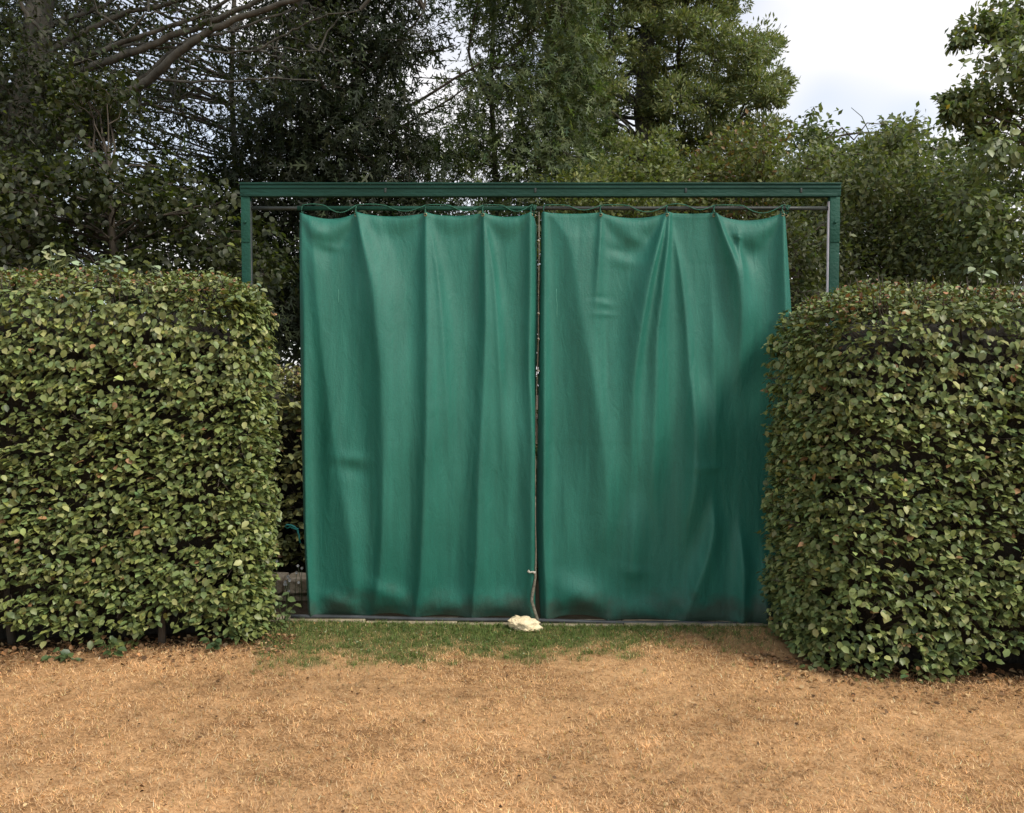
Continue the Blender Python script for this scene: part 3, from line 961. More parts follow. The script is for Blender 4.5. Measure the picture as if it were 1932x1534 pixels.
left_curtain, LP, LX, LY = build_panel(
    'green tarpaulin curtain panel hanging to the left of the middle seam, with even vertical folds',
    [(400, 566), (600, 566), (800, 568), (1000, 574), (1165, 582)], [(400, 1006), (425, 1012), (600, 1014), (800, 1009), (1000, 1008), (1165, 1010)],
    [(566, 12), (672, 7), (803, 6), (911, 8), (1002, 2), (1012, 0)], [(560, 3), (600, 6), (683, 12), (780, 9), (886, 9), (1004, 0), (1020, 0)], LEFT_FOLDS,
    [(608, 438, 22, 18, .020, 0.5), (628, 462, 26, 8, .008, 0.2), (672, 885, 26, 14, -.012, 0.2), (668, 862, 30, 12, .012, 0.1), (735, 1115, 40, 16, .02, 0.5),
     (640, 1130, 40, 14, .014, 0.3), (720, 440, 10, 50, .008, -0.35)], 21)
right_curtain, RP, RX, RY = build_panel(
    'green tarpaulin curtain panel hanging to the right of the middle seam, partly behind the hedge',
    [(400, 1022), (600, 1018), (800, 1015), (1000, 1012), (1165, 1020)], [(400, 1482), (520, 1490), (600, 1495), (800, 1498), (1165, 1494)],
    [(1022, 3), (1133, 10), (1258, 2), (1347, 14), (1476, 1), (1490, 0)], [(1012, 2), (1037, 15), (1147, 6), (1283, 4), (1390, 6), (1500, 0)], RIGHT_FOLDS,
    [(1196, 446, 22, 14, .020, 0.45), (1166, 470, 24, 10, -.010, 0.2), (1180, 492, 30, 12, .010, 0.1), (1138, 574, 18, 6, .006, 0.1), (1138, 594, 22, 5, .006, 0), (1128, 562, 20, 5, -.004, 0),
     (1386, 436, 10, 8, .012, 0), (1420, 450, 24, 14, .008, 0.2), (1196, 1075, 26, 12, .010, 0.1), (1100, 1120, 60, 22, .024, 0.45), (1060, 1150, 40, 12, -.010, -0.5), (1275, 1130, 30, 12, .010, 0.7),
     (1330, 880, 30, 10, .010, 0.0)], 22)

# pale scuffs on the cloth
for root, pts, X, Yp, (x, y0, y1) in ((left_curtain, LP, LX, LY, (642, 545, 570)), (right_curtain, RP, RX, RY, (1050, 545, 600))):
    line = []
    for y in np.linspace(y0, y1, 7):
        r = int(np.argmin(np.abs(Yp[:, 0] - y))); c = int(np.argmin(np.abs(X[r] - x)))
        p = pts[r, c]
        line.append((p[0] + (y - y0) * -0.00002, p[1] - 0.0018, p[2]))
    MB().tube(line, 0.0009, 4).build('scuff', M['scuff'], root, True)

# ------------------------------------------------------------------ pipe, kerb, rope, lump
def build_small():
    rng = np.random.default_rng(5)
    a, b = P(549, 1163, CURTAIN_Y - 0.03), P(1520, 1180, CURTAIN_Y - 0.03)
    pts = [a + (b - a) * t + np.array((0, 0, 0.003 * math.sin(t * 17))) for t in np.linspace(0, 1, 30)]
    root = thing('hem_pipe', 'thin dark pipe lying along the bottom hem of the curtain', 'pipe', (0.2, CURTAIN_Y - 0.03, 0))
    MB().tube(pts, 0.0135, 10).build('pipe', M['pipe'], root, True)
    # stone kerb in the ground under the pipe: separate lengths butted end to end
    kr = thing('kerb', 'pale stone kerb flush with the grass under the curtain', 'kerb', (0.2, CURTAIN_Y, -0.05))
    x = -1.62
    while x < 2.0:
        w = rng.uniform(0.5, 0.7)
        z = float(ground_z(x + w / 2, CURTAIN_Y)) + 0.008 + rng.uniform(-0.003, 0.003)
        MB().box((x, CURTAIN_Y - 0.075, z - 0.1), (x + w - 0.006, CURTAIN_Y + 0.06, z), 0.005).build('kerbstone', M['kerb'], kr)
        x += w
    # the rope in the seam: a thin line down the edge of the panel, then slack weathered rope
    sr = thing('seam_rope', 'weathered rope running down the seam between the curtain panels', 'rope', P(1018, 1170, CURTAIN_Y - 0.08))
    up = [P(x, y, CURTAIN_Y - 0.012) for x, y in ((1017, 400), (1017, 480), (1016, 560), (1016, 640), (1013, 720), (1011, 770), (1011, 800), (1009, 815))]
    MB().tube(up, 0.0038, 6).build('thin_line', M['rope_grey'], sr, True)
    for y in (455, 592, 640, 700):
        p = P(1016, y, CURTAIN_Y - 0.015)
        MB().tube([p + (-.006, 0, .004), p + (0, -.004, .006), p + (.006, 0, -.003)], 0.0045, 6).build('knot', M['rope_pale'], sr, True)
    mid = [P(x, y, CURTAIN_Y - 0.045) for x, y in ((1009, 815), (1006, 830), (1006, 850), (1008, 870), (1009, 900), (1010, 935))]
    MB().tube(mid, [0.006, 0.011, 0.012, 0.011, 0.007, 0.005], 8).build('slack_rope', M['rope_grey'], sr, True)
    low = [P(x, y, Y) for x, y, Y in ((1010, 935, 5.175), (1010, 990, 5.17), (1011, 1040, 5.165), (1010, 1090, 5.16), (1005, 1120, 5.15), (1003, 1133, 5.145), (1008, 1150, 5.13), (1016, 1174, 5.11), (1020, 1180, 5.1))]
    MB().tube(low, [0.004, 0.004, 0.005, 0.008, 0.0105, 0.0105, 0.010, 0.0085, 0.006], 8).build('rope_tail', M['rope_grey'], sr, True)
    kn = [P(x, y, 5.14) for x, y in ((996, 1077), (1000, 1080), (1005, 1079), (1010, 1081))]
    MB().tube(kn, [0.010, 0.006, 0.006, 0.010], 8).build('white_knot', M['rope_pale'], sr, True)
    fl = P(1002, 827, 5.17)
    MB().tube([fl + (-.004, 0, .012), fl, fl + (.004, 0, -.014)], [0.003, 0.008, 0.003], 6).build('torn_flap', M['rope_green'], sr, True)
    # the pale rough lump that weighs the rope down
    import bmesh
    bm = bmesh.new()
    bmesh.ops.create_icosphere(bm, subdivisions=4, radius=1.0)
    c = P(988, 1181, 5.06)
    from mathutils import noise
    for v in bm.verts:
        n = 1 + 0.30 * noise.noise(v.co * 1.6 + Vector((3, 1, 2))) + 0.26 * noise.noise(v.co * 3.6) + 0.16 * noise.noise(v.co * 8) + 0.07 * noise.noise(v.co * 17)
        k = v.co * n
        k.x, k.y, k.z = k.x * 0.092, k.y * 0.07, max(-0.6, k.z) * 0.052
        k.z += -0.12 * k.x
        v.co = k
    me = bpy.data.meshes.new('stone_lump')
    for f in bm.faces: f.smooth = True
    bm.to_mesh(me); bm.free()
    me.materials.append(M['foam'])
    o = bpy.data.objects.new('stone_lump', me)
    o.location = (c[0], 5.06, float(ground_z(c[0], 5.06)) + 0.035)
    COL.objects.link(o)
    tag(o, 'pale cream rough lump lying on the grass below the seam rope', 'lump')
    # teal twine dangling by the left edge
    tw = thing('garden_twine', 'teal twine curled over the stones at the left edge of the curtain', 'twine', P(553, 1000, 5.45))
    pts = [P(x, y, 5.45) for x, y in ((566, 1024), (564, 1010), (561, 1000), (556, 994), (549, 991), (541, 990), (538, 994), (541, 997), (548, 994), (556, 998), (563, 998))]
    MB().tube(pts, 0.006, 6).build('strand', M['twine'], tw, True)


build_small()

# ------------------------------------------------------------------ the garden seen through the gap at the left
def build_gap():
    rng = np.random.default_rng(9)
    build_hedge('low_hedge', 'lower hedge further back, glimpsed in the gap beside the left curtain edge', -3.6, -1.50, lambda x: np.interp(x, [-4, -1], [6.3, 6.3]), 6.9,
                P(548, 692, 6.4)[2], 1, 7000, 31, (0.22, 0.23, 0.085), rt=0.15, rc=0.12, size=(0.05, 0.075), singles=0, foot=0.1, top_red=0.06)
    wr = thing('rubble_wall', 'low wall of rough brown stones behind the hedge end', 'wall', (-1.75, 5.75, 0))
    from mathutils import noise
    import bmesh
    for r, (y0, y1) in enumerate(((1145, 1116), (1116, 1084))):
        x = -2.2
        while x < -1.36:
            w = rng.uniform(0.2, 0.34)
            zb, zt = P(0, y0, 5.75)[2], P(0, y1, 5.75)[2]
            bm = bmesh.new()
            bmesh.ops.create_cube(bm, size=1.0)
            bmesh.ops.bevel(bm, geom=bm.edges[:], offset=0.14, segments=2, profile=0.6, affect='EDGES')
            off = Vector((rng.uniform(0, 50), r * 7, 1))
            for v in bm.verts:
                v.co *= 1 + 0.22 * noise.noise(v.co * 1.9 + off)
                v.co = Vector((x + w / 2 + v.co.x * (w - 0.012), 5.75 + rng.uniform(-0.004, 0.004) + v.co.y * 0.22, (zb + zt) / 2 + v.co.z * (zt - zb - 0.012)))
            me = bpy.data.meshes.new('stone')
            for v in bm.verts: v.co -= Vector(wr.location)
            bm.to_mesh(me); bm.free()
            me.materials.append(M['stone'])
            o = bpy.data.objects.new('stone', me)
            COL.objects.link(o); o.parent = wr
            x += w
    # daisies in front of the wall
    for i in range(16):
        x, y = rng.uniform(-1.72, -1.37), rng.uniform(5.42, 5.58)
        z0 = float(ground_z(x, y)); h = rng.uniform(0.10, 0.36)
        d = thing('daisy', 'tiny white flower on a thin stem in the gap left of the curtain', 'flower', (x, y, z0), 'white flowers in front of the rubble wall')
        top = np.array((x + rng.normal(0, .015), y + rng.normal(0, .015), z0 + h))
        MB().tube([(x, y, z0 - 0.01), (x, y, z0 + h * 0.5), top], 0.0018, 4).build('stalk', M['stalk'], d, True)
        m = MB()
        for a in np.linspace(0, 2 * math.pi, 7)[:-1]:
            c, s = math.cos(a), math.sin(a)
            u = np.array((c, 0.25 * s - 0.3, s)) * 0.011
            w_ = np.array((-s, 0, c)) * 0.0045
            m.add([top, top + u * 0.6 + w_, top + u, top + u * 0.6 - w_], [(0, 1, 2, 3)])
        m.build('bloom', M['petal'], d)


M['stalk'] = noise_mat('green_stalk', (0.05, 0.08, 0.02), (0.09, 0.12, 0.04), 20, 0.6)
build_gap()


# ------------------------------------------------------------------ leafy shoots
def shoot(name, label, foot, tips, size, base, seed, cat='plant', group=None, per=6, droop=0.4, r=0.004, n_single=60):
    """a few thin stems from one foot, each with leaves along its upper part"""
    rng = np.random.default_rng(seed)
    root = thing(name, label, cat, foot, group)
    foot = np.asarray(foot, float)
    pos, ax, nr, sz = [], [], [], []
    for tip in tips:
        tip = np.asarray(tip, float)
        pts = [foot + (tip - foot) * t + np.array((0, 0, 0.05 * math.sin(t * math.pi))) * np.linalg.norm(tip - foot) for t in np.linspace(0, 1, 6)]
        MB().tube(pts, np.linspace(r, r * 0.5, 6), 5).build('stem', M['stalk'], root, True)
        for k in range(per):
            t = 0.35 + 0.65 * k / max(1, per - 1)
            p = foot + (tip - foot) * t + np.array((0, 0, 0.05 * math.sin(t * math.pi))) * np.linalg.norm(tip - foot)
            a = norm(norm(tip - foot) * 0.5 + np.array((rng.choice((-1, 1)) * rng.uniform(0.5, 1), rng.normal(0, 0.5), -droop)))
            pos.append(p); ax.append(a); nr.append(norm(np.array((0, -0.5, 1.0)) + rng.normal(0, 0.25, 3))); sz.append(rng.uniform(*size))
    pos, ax, nr, sz = map(np.array, (pos, ax, nr, sz))
    Rm = frames(ax, nr)
    leaf_objects(root, pos, Rm, sz, make_tints(rng, len(pos), base, 0.2), name + str(seed))
    return root


def shoots_on_hedges():
    k = 0
    for (fx, fy, tips, lab) in (
            (100, 512, ((80, 480), (95, 472), (112, 478), (128, 488), (138, 500)), 'tallest pale compound-leaved shoot sprouting above the left hedge'),
            (200, 515, ((186, 500), (200, 488), (214, 490), (226, 500)), 'smaller pale compound-leaved shoot sprouting above the left hedge'),
            (165, 515, ((152, 502), (178, 504)), 'low pale sprig between the two tall shoots above the left hedge'),
            (290, 528, ((284, 502), (293, 508)), 'single thin twig poking from the middle of the left hedge top'),
            (405, 542, ((403, 512), (409, 520)), 'single thin twig poking up beside the left frame post'),
            (488, 570, ((484, 542), (492, 552)), 'thin leafy twig at the rounded shoulder of the left hedge'),
            (1850, 535, ((1838, 512), (1858, 508), (1872, 516)), 'leafy sprig rising above the right hedge top')):
        Yk = 4.75 if fx < 1000 else 4.5
        foot = P(fx, fy + 4, Yk)
        shoot('hedge_shoot', lab, foot, [P(x, y - 7, Yk + 0.02) for x, y in tips], (0.035, 0.06), (0.22, 0.26, 0.14), 60 + k, 'shoot', per=5 if len(tips) > 2 else 4, r=0.003, droop=0.75)
        k += 1
    for (fx, fy, tips, lab, Yk) in (
            (120, 1236, ((92, 1238), (112, 1226), (132, 1232), (146, 1244)), 'low leafy sucker in front of the left hedge foot, nearest the picture edge', 4.42),
            (206, 1228, ((196, 1210), (210, 1206), (222, 1224)), 'small dark leafy sucker under the middle of the left hedge', 4.45),
            (402, 1216, ((392, 1204), (408, 1206)), 'tiny leafy sucker at the left hedge foot near the gap', 4.55),
            (536, 1150, ((520, 1128), (545, 1118), (556, 1140), (548, 1160)), 'pale leafy plant at the corner of the left hedge by the pipe end', 5.12),
            (520, 1176, ((505, 1168), (530, 1160), (540, 1178)), 'low leafy plant at the ground in the gap beside the left hedge', 5.0),
            (1545, 1262, ((1520, 1256), (1550, 1250)), 'tiny leafy sucker at the near foot of the right hedge', 4.4)):
        foot = P(fx, fy + 6, Yk)
        foot[2] = float(ground_z(foot[0], Yk)) - 0.005
        shoot('leafy_sucker', lab, foot, [P(x, y, Yk - 0.03) for x, y in tips], (0.035, 0.06), (0.06, 0.09, 0.03) if fx < 500 else (0.11, 0.15, 0.05), 80 + k, 'plant', per=4, droop=0.6)
        k += 1


shoots_on_hedges()


# ------------------------------------------------------------------ trees
def curve(p0, p1, sag=0.0, jit=0.0, n=6, rng=None):
    t = np.linspace(0, 1, n)[:, None]
    q = p0 + (p1 - p0) * t
    q = q + np.array((0, 0, 1.0)) * (sag * np.sin(t * math.pi))
    if jit and rng is not None:
        q[1:-1] += rng.normal(0, jit, (n - 2, 3))
    return q


def build_tree(name, label, trunk, r0, blobs, seed, kind, size, base, sub=10, per=26, sigma=0.45, spread=0.3, accents=(),
               mat='tree_leaf', bark='bark', limbs=(), droop=0.3, singles=0, upbias=0.6, twig_r=0.006, cat='tree', group=None, limb_r=0.04, outward=0.4, nrm_out=0.6, shell=0.4, od_w=0.2):
    """trunk: list of points; blobs: (centre, (rx,ry,rz)[, density]); each blob is fed by a limb from the trunk, holds sub-clusters on twigs, each with leaves"""
    rng = np.random.default_rng(seed)
    trunk = np.array(trunk, float)
    root = thing(name, label, cat, trunk[0], group)
    k = len(trunk)
    tt = np.linspace(0, k - 1, (k - 1) * 5 + 1)
    tp = np.stack([np.interp(tt, np.arange(k), trunk[:, i]) for i in range(3)], -1)
    tp[1:-1] += rng.normal(0, r0 * 0.06, (len(tp) - 2, 3))
    MB().tube(tp, np.linspace(r0, r0 * 0.35, len(tp)), 12).build('trunk', M[bark], root, True)
    for pl, ra, rb in limbs:
        pl = np.array(pl, float)
        n = len(pl)
        t2 = np.linspace(0, n - 1, (n - 1) * 4 + 1)
        lp = np.stack([np.interp(t2, np.arange(n), pl[:, i]) for i in range(3)], -1)
        # smooth the corners
        for _ in range(2):
            lp[1:-1] = (lp[:-2] + 2 * lp[1:-1] + lp[2:]) / 4
        lp[1:-1] += rng.normal(0, 0.008, (len(lp) - 2, 3))
        MB().tube(lp, np.linspace(ra, rb, len(lp)), 8).build('limb', M[bark], root, True)
    twigs = MB()
    pos, ax, nr = [], [], []
    anchors = [np.array(tp)] + [np.array(pl, float) for pl, _, _ in limbs]
    allp = np.concatenate(anchors)
    for b in blobs:
        c, rad = np.asarray(b[0], float), np.asarray(b[1], float)
        dens = b[2] if len(b) > 2 else 1.0
        # limb from the nearest lower point
        dist = np.linalg.norm(allp - c, axis=1) + 0.9 * np.maximum(0, allp[:, 2] - c[2] + 0.2)
        j = int(np.argmin(dist))
        p0 = allp[j]
        cv = curve(p0, c, 0.08 * np.linalg.norm(c - p0), 0.03 * np.linalg.norm(c - p0), 6, rng)
        lr = limb_r * min(1.0, 0.35 + np.linalg.norm(c - p0) * 0.25)
        twigs.tube(cv, np.linspace(lr, lr * 0.3, 6), 5, caps=False)
        ns = max(2, int(sub * dens))
        d = norm(rng.normal(0, 1, (ns, 3))) * (rng.random((ns, 1)) ** shell)
        pc = c + d * rad
        for q in pc[:5]:
            s0 = cv[rng.integers(3, 6)]
            twigs.tube(curve(s0, q, -0.05 * np.linalg.norm(q - s0), 0.02, 4, rng), np.linspace(twig_r, twig_r * 0.4, 4), 4, caps=False)
        npl = per
        off = rng.normal(0, 1, (ns, npl, 3)) * (rad * sigma / 1.5)
        pp = (pc[:, None] + off).reshape(-1, 3)
        od = norm((pp - c) / rad + 1e-6)
        a = norm(od * outward + rng.normal(0, 0.6, pp.shape) + np.array((0, 0, -droop)))
        pos.append(pp); ax.append(a)
        nr.append(norm(np.array((0, 0, upbias)) + od * od_w + norm(off.reshape(-1, 3)) * nrm_out + rng.normal(0, 0.4, pp.shape)))
    if twigs.n:
        tag(twigs.build('branches', M[bark], root, True), kind='stuff')
    pos, ax, nr = np.concatenate(pos), np.concatenate(ax), np.concatenate(nr)
    ok = pos[:, 2] > 0.15
    pos, ax, nr = pos[ok], ax[ok], nr[ok]
    m = len(pos)
    Rm = frames(ax, nr)
    sz = rng.uniform(size[0], size[1], m)
    tint = make_tints(rng, m, base, spread, accents)
    if singles:
        u = pos[:, 0] / pos[:, 1] * F_PX + CX
        v = 715 - (pos[:, 2] - 1.6) / pos[:, 1] * F_PX
        view = (u > 10) & (u < 1910) & (v > 10) & (v < 530)
        score = -pos[:, 1] + sz * 8 + np.where(view, 0, -99)
        o = np.argsort(-score)
        a_, b_ = o[:singles], o[singles:]
        leaf_objects(root, pos[a_], Rm[a_], sz[a_], tint[a_], name)
        pos, Rm, sz, tint = pos[b_], Rm[b_], sz[b_], tint[b_]
    V, f, tn = instance_mesh(kind, pos, Rm, sz, tint)
    tag(mesh_np('crown', V, f, M[mat], root, tn), kind='stuff')
    return root


def region(seed, n, poly, Y, rad, holes=(), jitter=0.25, dens=1.0):
    """n foliage masses spread through a depth range; poly is the outline as seen, holes (x, y, rx, ry, keep share) let sky through"""
    rng = np.random.default_rng(seed)
    poly = np.array(poly, float)
    lo, hi = poly.min(0), poly.max(0)
    out = []
    nxt = np.roll(poly, -1, axis=0)
    tries = 0
    start = rng.random(2)
    while len(out) < n and tries < n * 60:
        tries += 1
        p = lo + ((np.array((0.7548776662, 0.5698402910)) * tries + start) % 1.0) * (hi - lo) + rng.normal(0, 6, 2)
        cross = ((poly[:, 1] > p[1]) != (nxt[:, 1] > p[1])) & (p[0] < (nxt[:, 0] - poly[:, 0]) * (p[1] - poly[:, 1]) / (nxt[:, 1] - poly[:, 1] + 1e-9) + poly[:, 0])
        if cross.sum() % 2 == 0: continue
        bad = False
        for hx, hy, rx, ry, keep in holes:
            if ((p[0] - hx) / rx) ** 2 + ((p[1] - hy) / ry) ** 2 < 1 and rng.random() > keep: bad = True
        if bad: continue
        y = rng.uniform(*Y)
        k = rng.uniform(1 - jitter, 1 + jitter) * rad
        out.append((P(p[0], p[1], y), (k, k, k * 0.62), dens))
    return out


def pl(pts, Y, Y2=None):
    Y2 = Y if Y2 is None else Y2
    return [P(x, y, Y + (Y2 - Y) * i / (len(pts) - 1)) for i, (x, y) in enumerate(pts)]


def at_ground(p):
    q = np.array(p, float); q[2] = float(ground_z(q[0], q[1])) - 0.1
    return q


# 1 the old tree at the left with sweeping limbs
def tree_left():
    T = [at_ground(P(20, 700, 9.0)), P(30, 420, 9.0), P(50, 200, 9.0), P(70, 60, 9.05), P(85, -80, 9.1), P(110, -420, 9.3)]
    limbs = []
    for pts, ya, yb, ra, rb in (
            (((60, 290), (130, 250), (200, 200), (285, 150), (335, 100), (400, 52), (480, 22), (580, -8)), 9.0, 8.2, .085, .035),
            (((55, 190), (90, 165), (130, 140), (215, 112), (300, 80), (390, 42), (470, 12), (540, -20)), 9.0, 8.6, .075, .03),
            (((60, 130), (100, 95), (150, 62), (220, 30), (330, 4), (420, -30)), 9.05, 9.4, .06, .025),
            (((65, 80), (95, 45), (160, 28), (230, -10), (300, -60)), 9.05, 9.8, .05, .02),
            (((110, 262), (150, 238), (215, 190), (300, 120), (360, 70), (440, 60), (560, 12)), 9.1, 9.7, .05, .02),
            (((70, 170), (140, 118), (215, 85), (290, 62), (400, 22), (470, -30)), 9.1, 8.4, .05, .02),
            (((285, 150), (330, 152), (400, 156), (470, 150), (540, 148), (600, 152)), 8.7, 8.3, .024, .009),
            (((245, 92), (300, 88), (365, 92), (430, 100), (485, 95), (530, 68), (575, 45), (620, 28), (680, 18)), 8.9, 8.4, .022, .007),
            (((200, 95), (300, 75), (420, 90), (520, 90), (600, 96)), 9.3, 9.6, .024, .01),
            (((235, 70), (262, 40), (280, 22), (330, 22), (380, 12)), 8.7, 8.5, .016, .007),
            (((100, 112), (92, 72), (62, 42), (40, 10), (20, -30)), 8.8, 8.5, .035, .025),
            (((90, 330), (140, 270), (190, 230), (260, 200), (330, 190)), 9.1, 10.0, .035, .012),
            (((45, 380), (75, 330), (110, 300), (135, 180), (150, 90), (155, 20)), 9.3, 9.6, .03, .015),
            (((20, 250), (5, 150), (-20, 60), (-60, -40)), 9.0, 9.0, .09, .05),
            (((85, -80), (220, -140), (420, -180), (620, -190)), 9.1, 7.6, .08, .03),
            (((85, -80), (40, -200), (-120, -300), (-300, -330)), 9.1, 8.8, .08, .03)):
        limbs.append((pl(pts, ya, yb), ra * 0.72, rb * 0.72))
    bl = region(101, 70, [(-500, 260), (-500, -500), (700, -480), (700, -70), (560, 0), (470, 60), (300, 160), (160, 250)], (8.2, 10.2), 0.42,
                holes=[(330, 80, 150, 60, 0.6)])
    bl += region(109, 85, [(90, 250), (90, 0), (660, 0), (640, 130), (420, 200), (260, 260)], (9.0, 11.0), 0.34, dens=0.5)
    bl += region(102, 60, [(-120, 420), (-120, 0), (40, 0), (110, 150), (150, 330), (60, 430)], (8.2, 9.4), 0.30)
    # unseen high crown above the picture, added dense to shade the left trees
    bl += region(103, 60, [(-700, -60), (-700, -900), (900, -900), (900, -110), (500, -80)], (7.4, 10.5), 0.75, dens=1.6)
    build_tree('broadleaf_tree', 'old tree with long bare limbs sweeping up to the right, behind the left hedge', T, 0.24, bl, 104, SMALL, (0.05, 0.085), (0.033, 0.043, 0.017),
               sub=9, per=16, sigma=0.5, limbs=limbs, accents=((0.015, (0.16, 0.2, 0.06)),), limb_r=0.03)


tree_left()


# 2 dark understorey at the left, large soft leaves
def understorey():
    T = [at_ground(P(230, 700, 7.2)), P(225, 560, 7.2), P(210, 430, 7.2), P(205, 330, 7.2)]
    bl = region(111, 58, [(-260, 560), (-260, 330), (40, 300), (200, 275), (330, 330), (430, 390), (490, 450), (500, 560)], (6.5, 7.9), 0.30)
    bl += region(112, 12, [(60, 260), (140, 120), (230, 130), (220, 260)], (7.2, 7.8), 0.2, dens=0.5)
    build_tree('understorey_tree', 'low dark-leaved tree spreading just behind the left hedge top', T, 0.06, bl, 113, LEAF, (0.045, 0.078), (0.033, 0.042, 0.013),
               sub=10, per=20, sigma=0.55, accents=((0.04, (0.13, 0.15, 0.035)),), singles=150, upbias=1.0, bark='bark_dark', limb_r=0.02)


understorey()


# 3 dark evergreens behind, from the left edge to the middle
def evergreens():
    specs = [
        ('dark evergreen tree filling the background between the sweeping limbs and the left post', 440, 14.0, 121,
         [(-500, 650), (-500, -300), (60, -250), (260, 60), (470, 60), (560, 650)], 95, 0.75, (0.019, 0.027, 0.012)),
        ('dark yew with drooping sprays above the left end of the frame beam', 640, 12.5, 122,
         [(430, 650), (440, 260), (500, 120), (540, -300), (760, -300), (770, 80), (760, 220), (830, 330), (800, 650)], 110, 0.52, (0.024, 0.033, 0.016)),
        ('dark feathery conifer behind the middle of the frame beam', 930, 14.5, 123,
         [(760, 650), (790, 270), (880, 220), (900, 60), (830, -40), (850, -300), (1060, -300), (1110, 100), (1120, 650)], 105, 0.58, (0.085, 0.11, 0.048)),
    ]
    for lab, tx, Y, seed, poly, n, rad, base in specs:
        n = int(n * 1.4)
        T = [at_ground(P(tx, 700, Y + 1)), P(tx + 8, 400, Y + 1), P(tx - 4, 150, Y + 1), P(tx + 6, -100, Y + 1), P(tx, -320, Y + 1)]
        bl = region(seed, n, poly, (Y - 1.3, Y + 1.6), rad,
                    holes=[(800, 110, 60, 50, 0.4), (760, 190, 60, 35, 0.4), (690, 35, 30, 20, 0.2), (880, 60, 30, 50, 0.5), (960, 250, 30, 25, 0.1), (1000, 90, 30, 40, 0.3),
                           (330, 85, 180, 80, 0.35), (860, 330, 90, 22, 0.15), (870, 395, 80, 15, 0.1), (200, 200, 80, 80, 0.5)])
        limbs = []
        if seed == 122:
            for pts, ra, rb in ((((650, 260), (700, 238), (780, 196), (860, 148), (905, 118)), .035, .012), (((660, 290), (740, 250), (820, 205), (880, 165)), .028, .01),
                                (((645, 180), (690, 130), (760, 70), (800, 20)), .03, .012), (((645, 230), (600, 140), (560, 90)), .03, .012),
                                (((650, 120), (740, 110), (820, 98), (860, 85)), .02, .008)):
                limbs.append((pl(pts, Y, Y - 0.8), ra, rb))
        if seed == 123:
            for pts, ra, rb in ((((925, 190), (880, 110), (895, 40), (905, -20)), .03, .014), (((925, 160), (860, 150), (790, 146)), .02, .008), (((930, 130), (1000, 60), (1060, 30)), .03, .01)):
                limbs.append((pl(pts, Y, Y - 0.6), ra, rb))
        build_tree('evergreen_tree', lab, T, 0.07, bl, seed + 50, SPRAY, (0.15, 0.29), base, sub=11, per=12, sigma=0.7, mat='needle', bark='bark_dark', limbs=limbs,
                   droop=0.55, limb_r=0.022, group='dark evergreens behind the frame', accents=((0.04, np.asarray(base) * 2.4),))


evergreens()


# 4 the tall tufted conifer against the sky
def tall_conifer():
    Y = 20.0
    T = [at_ground(P(1220, 700, Y)), P(1218, 330, Y), P(1216, 200, Y), P(1222, 60, Y + 0.3), P(1226, -120, Y), P(1230, -420, Y)]
    poly = [(1060, 420), (1030, 250), (1040, 60), (1100, -60), (1110, -380), (1330, -380), (1400, -40), (1405, 40), (1372, 80), (1430, 40), (1450, 60), (1475, 130), (1470, 215), (1450, 300), (1470, 420)]
    bl = region(131, 300, poly, (Y - 2.2, Y + 1.4), 0.42, holes=[(1205, 230, 26, 60, 0.0), (1365, 50, 14, 30, 0.0), (1190, 45, 20, 22, 0.3), (1185, 140, 22, 20, 0.3), (1290, 120, 20, 18, 0.3)], jitter=0.35)
    limbs = [(pl(p, Y, Y - 0.5), .06, .02) for p in (((1216, 150), (1180, 120), (1150, 118)), ((1220, 130), (1280, 128), (1340, 95), (1420, 60)), ((1217, 240), (1290, 210), (1350, 190), (1420, 190)),
                                                     ((1216, 210), (1170, 170), (1110, 130)), ((1218, 300), (1290, 270), (1360, 260)), ((1222, 60), (1290, 20), (1360, -10)))]
    build_tree('tall_conifer', 'tall conifer with rounded tufts of foliage standing against the white sky', T, 0.32, bl, 132, NEEDLE, (0.09, 0.15), (0.175, 0.202, 0.085),
               sub=16, per=36, sigma=0.32, mat='needle', bark='bark', limbs=limbs, droop=-0.4, upbias=0.7, outward=1.1, limb_r=0.05, spread=0.2, nrm_out=0.3, shell=0.12, od_w=1.1)


tall_conifer()


# 5 light green shrubs above the right half of the beam
def shrubs():
    for lab, tx, Y, seed, poly, n, rad, base, acc, sz in (
            ('yellow-green bush showing just above the middle of the beam', 1190, 11.5, 141,
             [(1040, 640), (1060, 360), (1120, 320), (1170, 300), (1240, 260), (1300, 330), (1310, 640)], 46, 0.33, (0.135, 0.155, 0.05), (), (0.06, 0.1)),
            ('leafy bush with brownish new growth behind the right half of the beam', 1420, 11.0, 142,
             [(1280, 640), (1290, 330), (1340, 310), (1400, 255), (1450, 250), (1500, 290), (1520, 350), (1530, 640)], 50, 0.33, (0.12, 0.135, 0.045), ((0.12, (0.17, 0.10, 0.04)),), (0.06, 0.1)),
            ('dense dark bush behind the right frame post', 1500, 8.0, 143,
             [(1400, 700), (1410, 430), (1500, 410), (1600, 400), (1640, 700)], 34, 0.3, (0.07, 0.082, 0.032), (), (0.045, 0.075))):
        T = [at_ground(P(tx, 700, Y)), P(tx, 560, Y), P(tx + 4, 450, Y)]
        bl = region(seed, n, poly, (Y - 0.8, Y + 0.9), rad)
        build_tree('leafy_bush', lab, T, 0.05, bl, seed + 40, SMALL, sz, base, sub=10, per=30, sigma=0.5, cat='bush', accents=acc, limb_r=0.015, bark='bark_dark', droop=0.0, outward=0.7, spread=0.25)


shrubs()


